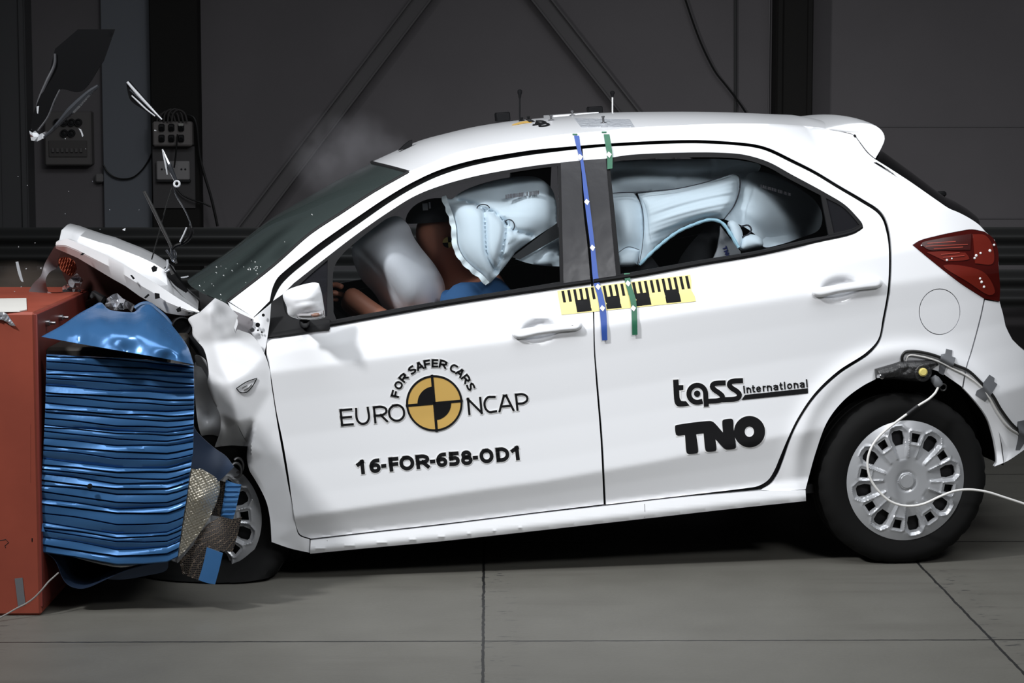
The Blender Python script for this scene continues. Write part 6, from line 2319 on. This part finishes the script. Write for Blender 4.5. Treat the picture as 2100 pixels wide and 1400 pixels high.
# puff of airbag gas behind the windscreen
def puff(name, u, v, Y, size, dens, col, label, seed):
    o_ = at(np.array(float(u)), np.array(float(v)), Y)
    bm_ = bmesh.new()
    bmesh.ops.create_icosphere(bm_, subdivisions=3, radius=1)
    for q_ in bm_.verts:
        q_.co = Vector((q_.co.x * size[0], q_.co.y * size[1], q_.co.z * size[2]))
    me = bpy.data.meshes.new(name)
    bm_.to_mesh(me)
    bm_.free()
    m = bpy.data.materials.new(name)
    m.use_nodes = True
    nt = m.node_tree
    L = nt.links.new
    for n in list(nt.nodes):
        nt.nodes.remove(n)
    out = nt.nodes.new('ShaderNodeOutputMaterial')
    vs = nt.nodes.new('ShaderNodeVolumePrincipled')
    vs.inputs['Color'].default_value = (*col, 1)
    vs.inputs['Anisotropy'].default_value = .2
    tc = nt.nodes.new('ShaderNodeTexCoord')
    mp = nt.nodes.new('ShaderNodeMapping')
    mp.inputs['Scale'].default_value = [1 / k for k in size]
    L(tc.outputs['Object'], mp.inputs[0])
    ln = nt.nodes.new('ShaderNodeVectorMath')
    ln.operation = 'LENGTH'
    L(mp.outputs[0], ln.inputs[0])
    r = nt.nodes.new('ShaderNodeMapRange')
    r.inputs['From Min'].default_value = 1.0
    r.inputs['From Max'].default_value = .1
    L(ln.outputs['Value'], r.inputs['Value'])
    no = nt.nodes.new('ShaderNodeTexNoise')
    no.inputs['Scale'].default_value = 7
    no.inputs['Detail'].default_value = 5
    L(tc.outputs['Object'], no.inputs['Vector'])
    r2 = nt.nodes.new('ShaderNodeMapRange')
    r2.inputs['From Min'].default_value = .38
    r2.inputs['From Max'].default_value = .72
    L(no.outputs['Fac'], r2.inputs['Value'])
    m1 = nt.nodes.new('ShaderNodeMath')
    m1.operation = 'MULTIPLY'
    L(r.outputs['Result'], m1.inputs[0])
    L(r2.outputs['Result'], m1.inputs[1])
    m2 = nt.nodes.new('ShaderNodeMath')
    m2.operation = 'MULTIPLY'
    m2.inputs[1].default_value = dens
    L(m1.outputs[0], m2.inputs[0])
    L(m2.outputs[0], vs.inputs['Density'])
    L(vs.outputs[0], out.inputs['Volume'])
    me.materials.append(m)
    o = link(name, me)
    o.location = tuple(o_)
    prop(o, label, 'smoke', kind='stuff')


puff('smoke_haze', 712, 322, 8.75, (.27, .22, .20), 7.5, (.82, .80, .86), 'thin grey airbag smoke rising behind the top of the windscreen', 1)
puff('dust_haze', 30, 600, 7.9, (.30, .35, .12), 9.0, (.45, .36, .30), 'brown dust hanging over the top of the red barrier block', 2)
# ================================================================== pieces in flight
def flat_piece(name, pts, Y, m, thick=.006, tilt=0.0, parent=None, o=None, step=12, curl=0.0):
    P, T, B = fill2d(spline(pts, True, 6), [], step)
    c0 = P.mean(0)
    y = Y + tilt * (P[:, 0] - c0[0]) / 600. + curl * ((P[:, 1] - c0[1]) / 100.) ** 2
    f = at(P[:, 0], P[:, 1], y)
    V, F = shell(f, T, B, f + np.array([0, thick, 0]))
    org = V.mean(0) if o is None else o
    ob = mesh_obj(name, V, F, m, parent, 40, origin=org if parent is None else None)
    if parent is not None:
        ob.data.transform(Matrix.Translation(-Vector(org)))
    return ob


def bar_piece(name, pts, Y, r, m, parent=None, o=None, dY=0.0):
    q = spline(pts, False, 5) if len(pts) > 2 else np.array([np.array(pts[0]) + (np.array(pts[1]) - np.array(pts[0])) * t for t in np.linspace(0, 1, 8)])
    p = at(q[:, 0], q[:, 1], Y + dY * np.linspace(0, 1, len(q)))
    org = p.mean(0) if o is None else o
    mb_ = MB()
    mb_.tube(p - org, r if np.isscalar(r) else np.interp(np.linspace(0, 1, len(q)), np.linspace(0, 1, len(r)), r), 8)
    ob = mb_.build(name, m, parent)
    if parent is None:
        ob.location = tuple(org)
    return ob


def froot(name, u, v, Y, label, cat):
    o = bpy.data.objects.new(name, None)
    COL.objects.link(o)
    o.location = tuple(at(np.array(float(u)), np.array(float(v)), Y))
    prop(o, label, cat)
    return o, np.array(o.location)


GLB = mat('glossy black moulding', (.004, .004, .0045), .45, coat=.05, spec=.12)
EDGE = mat('grey plastic edge', (.045, .048, .055), .16, .3, coat=1.0)
PALE = mat('pale broken plastic', (.42, .43, .45), .3, coat=.4)
YF = 6.9
# big black bumper moulding tumbling above the barrier
bp_, bo = froot('bumper_moulding', 130, 200, YF, 'large black bumper moulding with a pale broken end, flying above the red barrier', 'car part')
flat_piece('dark_web', [(113, 100, c), (160, 60, c), (235, 60, c), (212, 125, c), (165, 188), (123, 184), (110, 215), (96, 240), (70, 270, c), (63, 262), (68, 235), (79, 205), (96, 165)], YF, GLB, .01, .15, bp_, bo)
bar_piece('long_edge', [(113, 110), (112, 132), (96, 168), (80, 205), (72, 240), (66, 266)], YF - .01, [.004, .006, .005, .004], mat('dark grey plastic edge', (.05, .05, .055), .35), bp_, bo)
bar_piece('bright_arm', [(90, 282), (110, 264), (134, 238), (150, 222), (166, 206), (184, 189), (202, 176)], YF - .03, [.004, .007, .009, .014, .013, .010, .006], EDGE, bp_, bo, -.05)
bar_piece('rib', [(123, 184), (112, 206), (98, 240), (78, 268)], YF - .02, .003, mat('dark grey plastic edge', (.05, .05, .055), .35), bp_, bo)
o_ = shard_mesh('broken_end', [(60, 268), (66, 272), (72, 268), (80, 276), (92, 270), (98, 271), (92, 282), (76, 290), (64, 288)], YF - .03, PALE, bp_, seed=5, dep=.012, world=True)
o_.data.transform(Matrix.Translation(-Vector(bo)))
# narrow grille strip
g_, g0 = froot('grille_strip', 295, 205, YF, 'black grille strip with two pale edges flying right of the large moulding', 'car part')
flat_piece('strip_body', [(259, 170, c), (265, 166, c), (300, 206), (333, 244, c), (326, 244), (296, 226), (268, 206), (262, 190)], YF, GLB, .012, .1, g_, g0)
bar_piece('pale_edge', [(261, 168), (280, 190), (305, 217), (332, 245)], YF - .008, [.004, .005, .004, .002], PALE, g_, g0)
bar_piece('pale_edge', [(270, 196), (285, 210), (300, 224), (318, 238)], YF - .008, [.002, .003, .0025, .002], PALE, g_, g0)
bar_piece('middle_line', [(266, 184), (290, 206), (312, 226)], YF - .008, .0022, EDGE, g_, g0)
# wiper link with its ring, trailing wire
w_, w0 = froot('wiper_link', 350, 345, YF, 'slim bent metal link with a bright ring at its lower end, flying above the bonnet', 'car part')
bar_piece('link_blade', [(333, 306), (338, 318), (347, 340), (357, 362), (362, 374)], YF, [.003, .006, .009, .007, .005], EDGE, w_, w0)
bar_piece('link_edge', [(333, 306), (337, 325), (341, 345), (343, 358)], YF - .006, [.002, .003, .003, .002], PALE, w_, w0)
mb = MB()
rc = at(np.array(362.7), np.array(377.), YF - .01) - w0
t = np.linspace(0, 2 * pi, 25)
mb.tube(np.stack([rc[0] + .0085 * np.cos(t), rc[1] + .003 * np.sin(t), rc[2] + .0085 * np.sin(t)], 1), .0036, 8, cap=False)
mb.build('ring', PALE, w_)
bar_piece('trailing_wire', [(356, 384), (362, 402), (376, 425), (386, 445), (391, 462)], YF, .0022, EDGE, w_, w0)
h_, h0 = froot('washer_hose', 370, 500, YF + .05, 'crooked glossy black hose piece over the bonnet at the foot of the windscreen', 'car part')
bar_piece('hose', [(391, 462), (393, 476), (386, 490), (374, 499), (360, 504), (353, 512)], YF + .03, [.004, .008, .007, .006, .006, .004], GLB, h_, h0)
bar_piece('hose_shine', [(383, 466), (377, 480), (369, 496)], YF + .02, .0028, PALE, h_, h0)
bar_piece('hook', [(341, 512), (348, 522), (357, 536), (360, 520), (352, 508), (355, 530)], YF + .05, .004, EDGE, h_, h0)
bar_piece('clip', [(343, 532), (344, 545), (338, 558), (348, 552)], YF + .05, .0035, PALE, h_, h0)
o = bar_piece('broken_wiper', [(296, 392), (312, 424), (332, 466), (351, 506), (362, 540)], YF + .12, [.005, .006, .006, .005, .004], mat('satin black metal', (.03, .03, .03), .4))
prop(o, 'straight black wiper arm standing upright over the bonnet', 'car part')
o = bar_piece('loose_wire', [(353, 384), (340, 425), (326, 478), (311, 532)], YF + .16, .0022, BLKC)
prop(o, 'thin black wire slanting down behind the wiper arm', 'wire')
o = bar_piece('cowl_trim', [(343, 545), (352, 562), (366, 580), (384, 598)], 7.35, [.012, .016, .014, .006], GLB)
prop(o, 'black cowl trim piece torn loose at the foot of the windscreen', 'car part')
# loose slivers
o = flat_piece('plastic_sliver', [(32, 537, c), (37, 536, c), (42, 556), (48, 578, c), (44, 577), (37, 560)], 6.8, PALE, .004, .3, curl=.01)
prop(o, 'curved pale plastic sliver flying above the left end of the red barrier', 'fragment')
o = flat_piece('plastic_sliver', [(161, 263, c), (166, 265), (171, 278, c), (169, 281), (166, 272)], 6.8, PALE, .003, .3)
prop(o, 'thin curved pale sliver flying in front of the breaker wall box', 'fragment')
o = flat_piece('plastic_sliver', [(75, 218, c), (80, 217, c), (78, 233, c), (76, 232)], 6.8, PALE, .003, .2)
prop(o, 'tiny pale sliver beside the large flying bumper moulding', 'fragment')
o = flat_piece('plastic_sliver', [(370, 568, c), (386, 565, c), (387, 567), (372, 570)], 6.95, PALE, .003, .2, step=5)
prop(o, 'thin pale sliver flying in front of the foot of the windscreen', 'fragment')
rnd = random.Random(7)
grp = 'tiny fragments flying over the crushed nose'
proto = None
for u, v, s_ in ((255, 471, 4.5), (319, 268, 3.2), (134, 284, 1.8), (38, 506, 2), (54, 551, 2), (84, 550, 2.4), (134, 438, 1.5), (72, 498, 1.4), (190, 372, 1.3), (141, 392, 1.5), (30, 597, 2), (44, 588, 2.2), (225, 430, 1.2), (176, 305, 1.3), (56, 380, 1.4), (37, 362, 1.5), (285, 430, 1.2), (205, 470, 1.3)):
    p = at(np.array(float(u)), np.array(float(v)), rnd.uniform(6.75, 7.1))
    if proto is None:
        bm_ = bmesh.new()
        for k_ in range(9):
            bm_.verts.new((rnd.uniform(-1, 1), rnd.uniform(-.6, .6), rnd.uniform(-.5, .5)))
        bmesh.ops.convex_hull(bm_, input=bm_.verts)
        me = bpy.data.meshes.new('plastic_crumb')
        bm_.to_mesh(me)
        bm_.free()
        me.materials.append(PALE)
        proto = bpy.data.objects.new('plastic_crumb', me)
        o = proto
    else:
        o = proto.copy()
    COL.objects.link(o)
    o.location = tuple(p)
    k_ = s_ * 6.8 / FPX
    o.scale = (k_, k_, k_)
    o.rotation_euler = (rnd.uniform(0, 6), rnd.uniform(0, 6), rnd.uniform(0, 6))
    prop(o, 'tiny pale crumb of plastic flying over the crushed nose', 'fragment', grp)
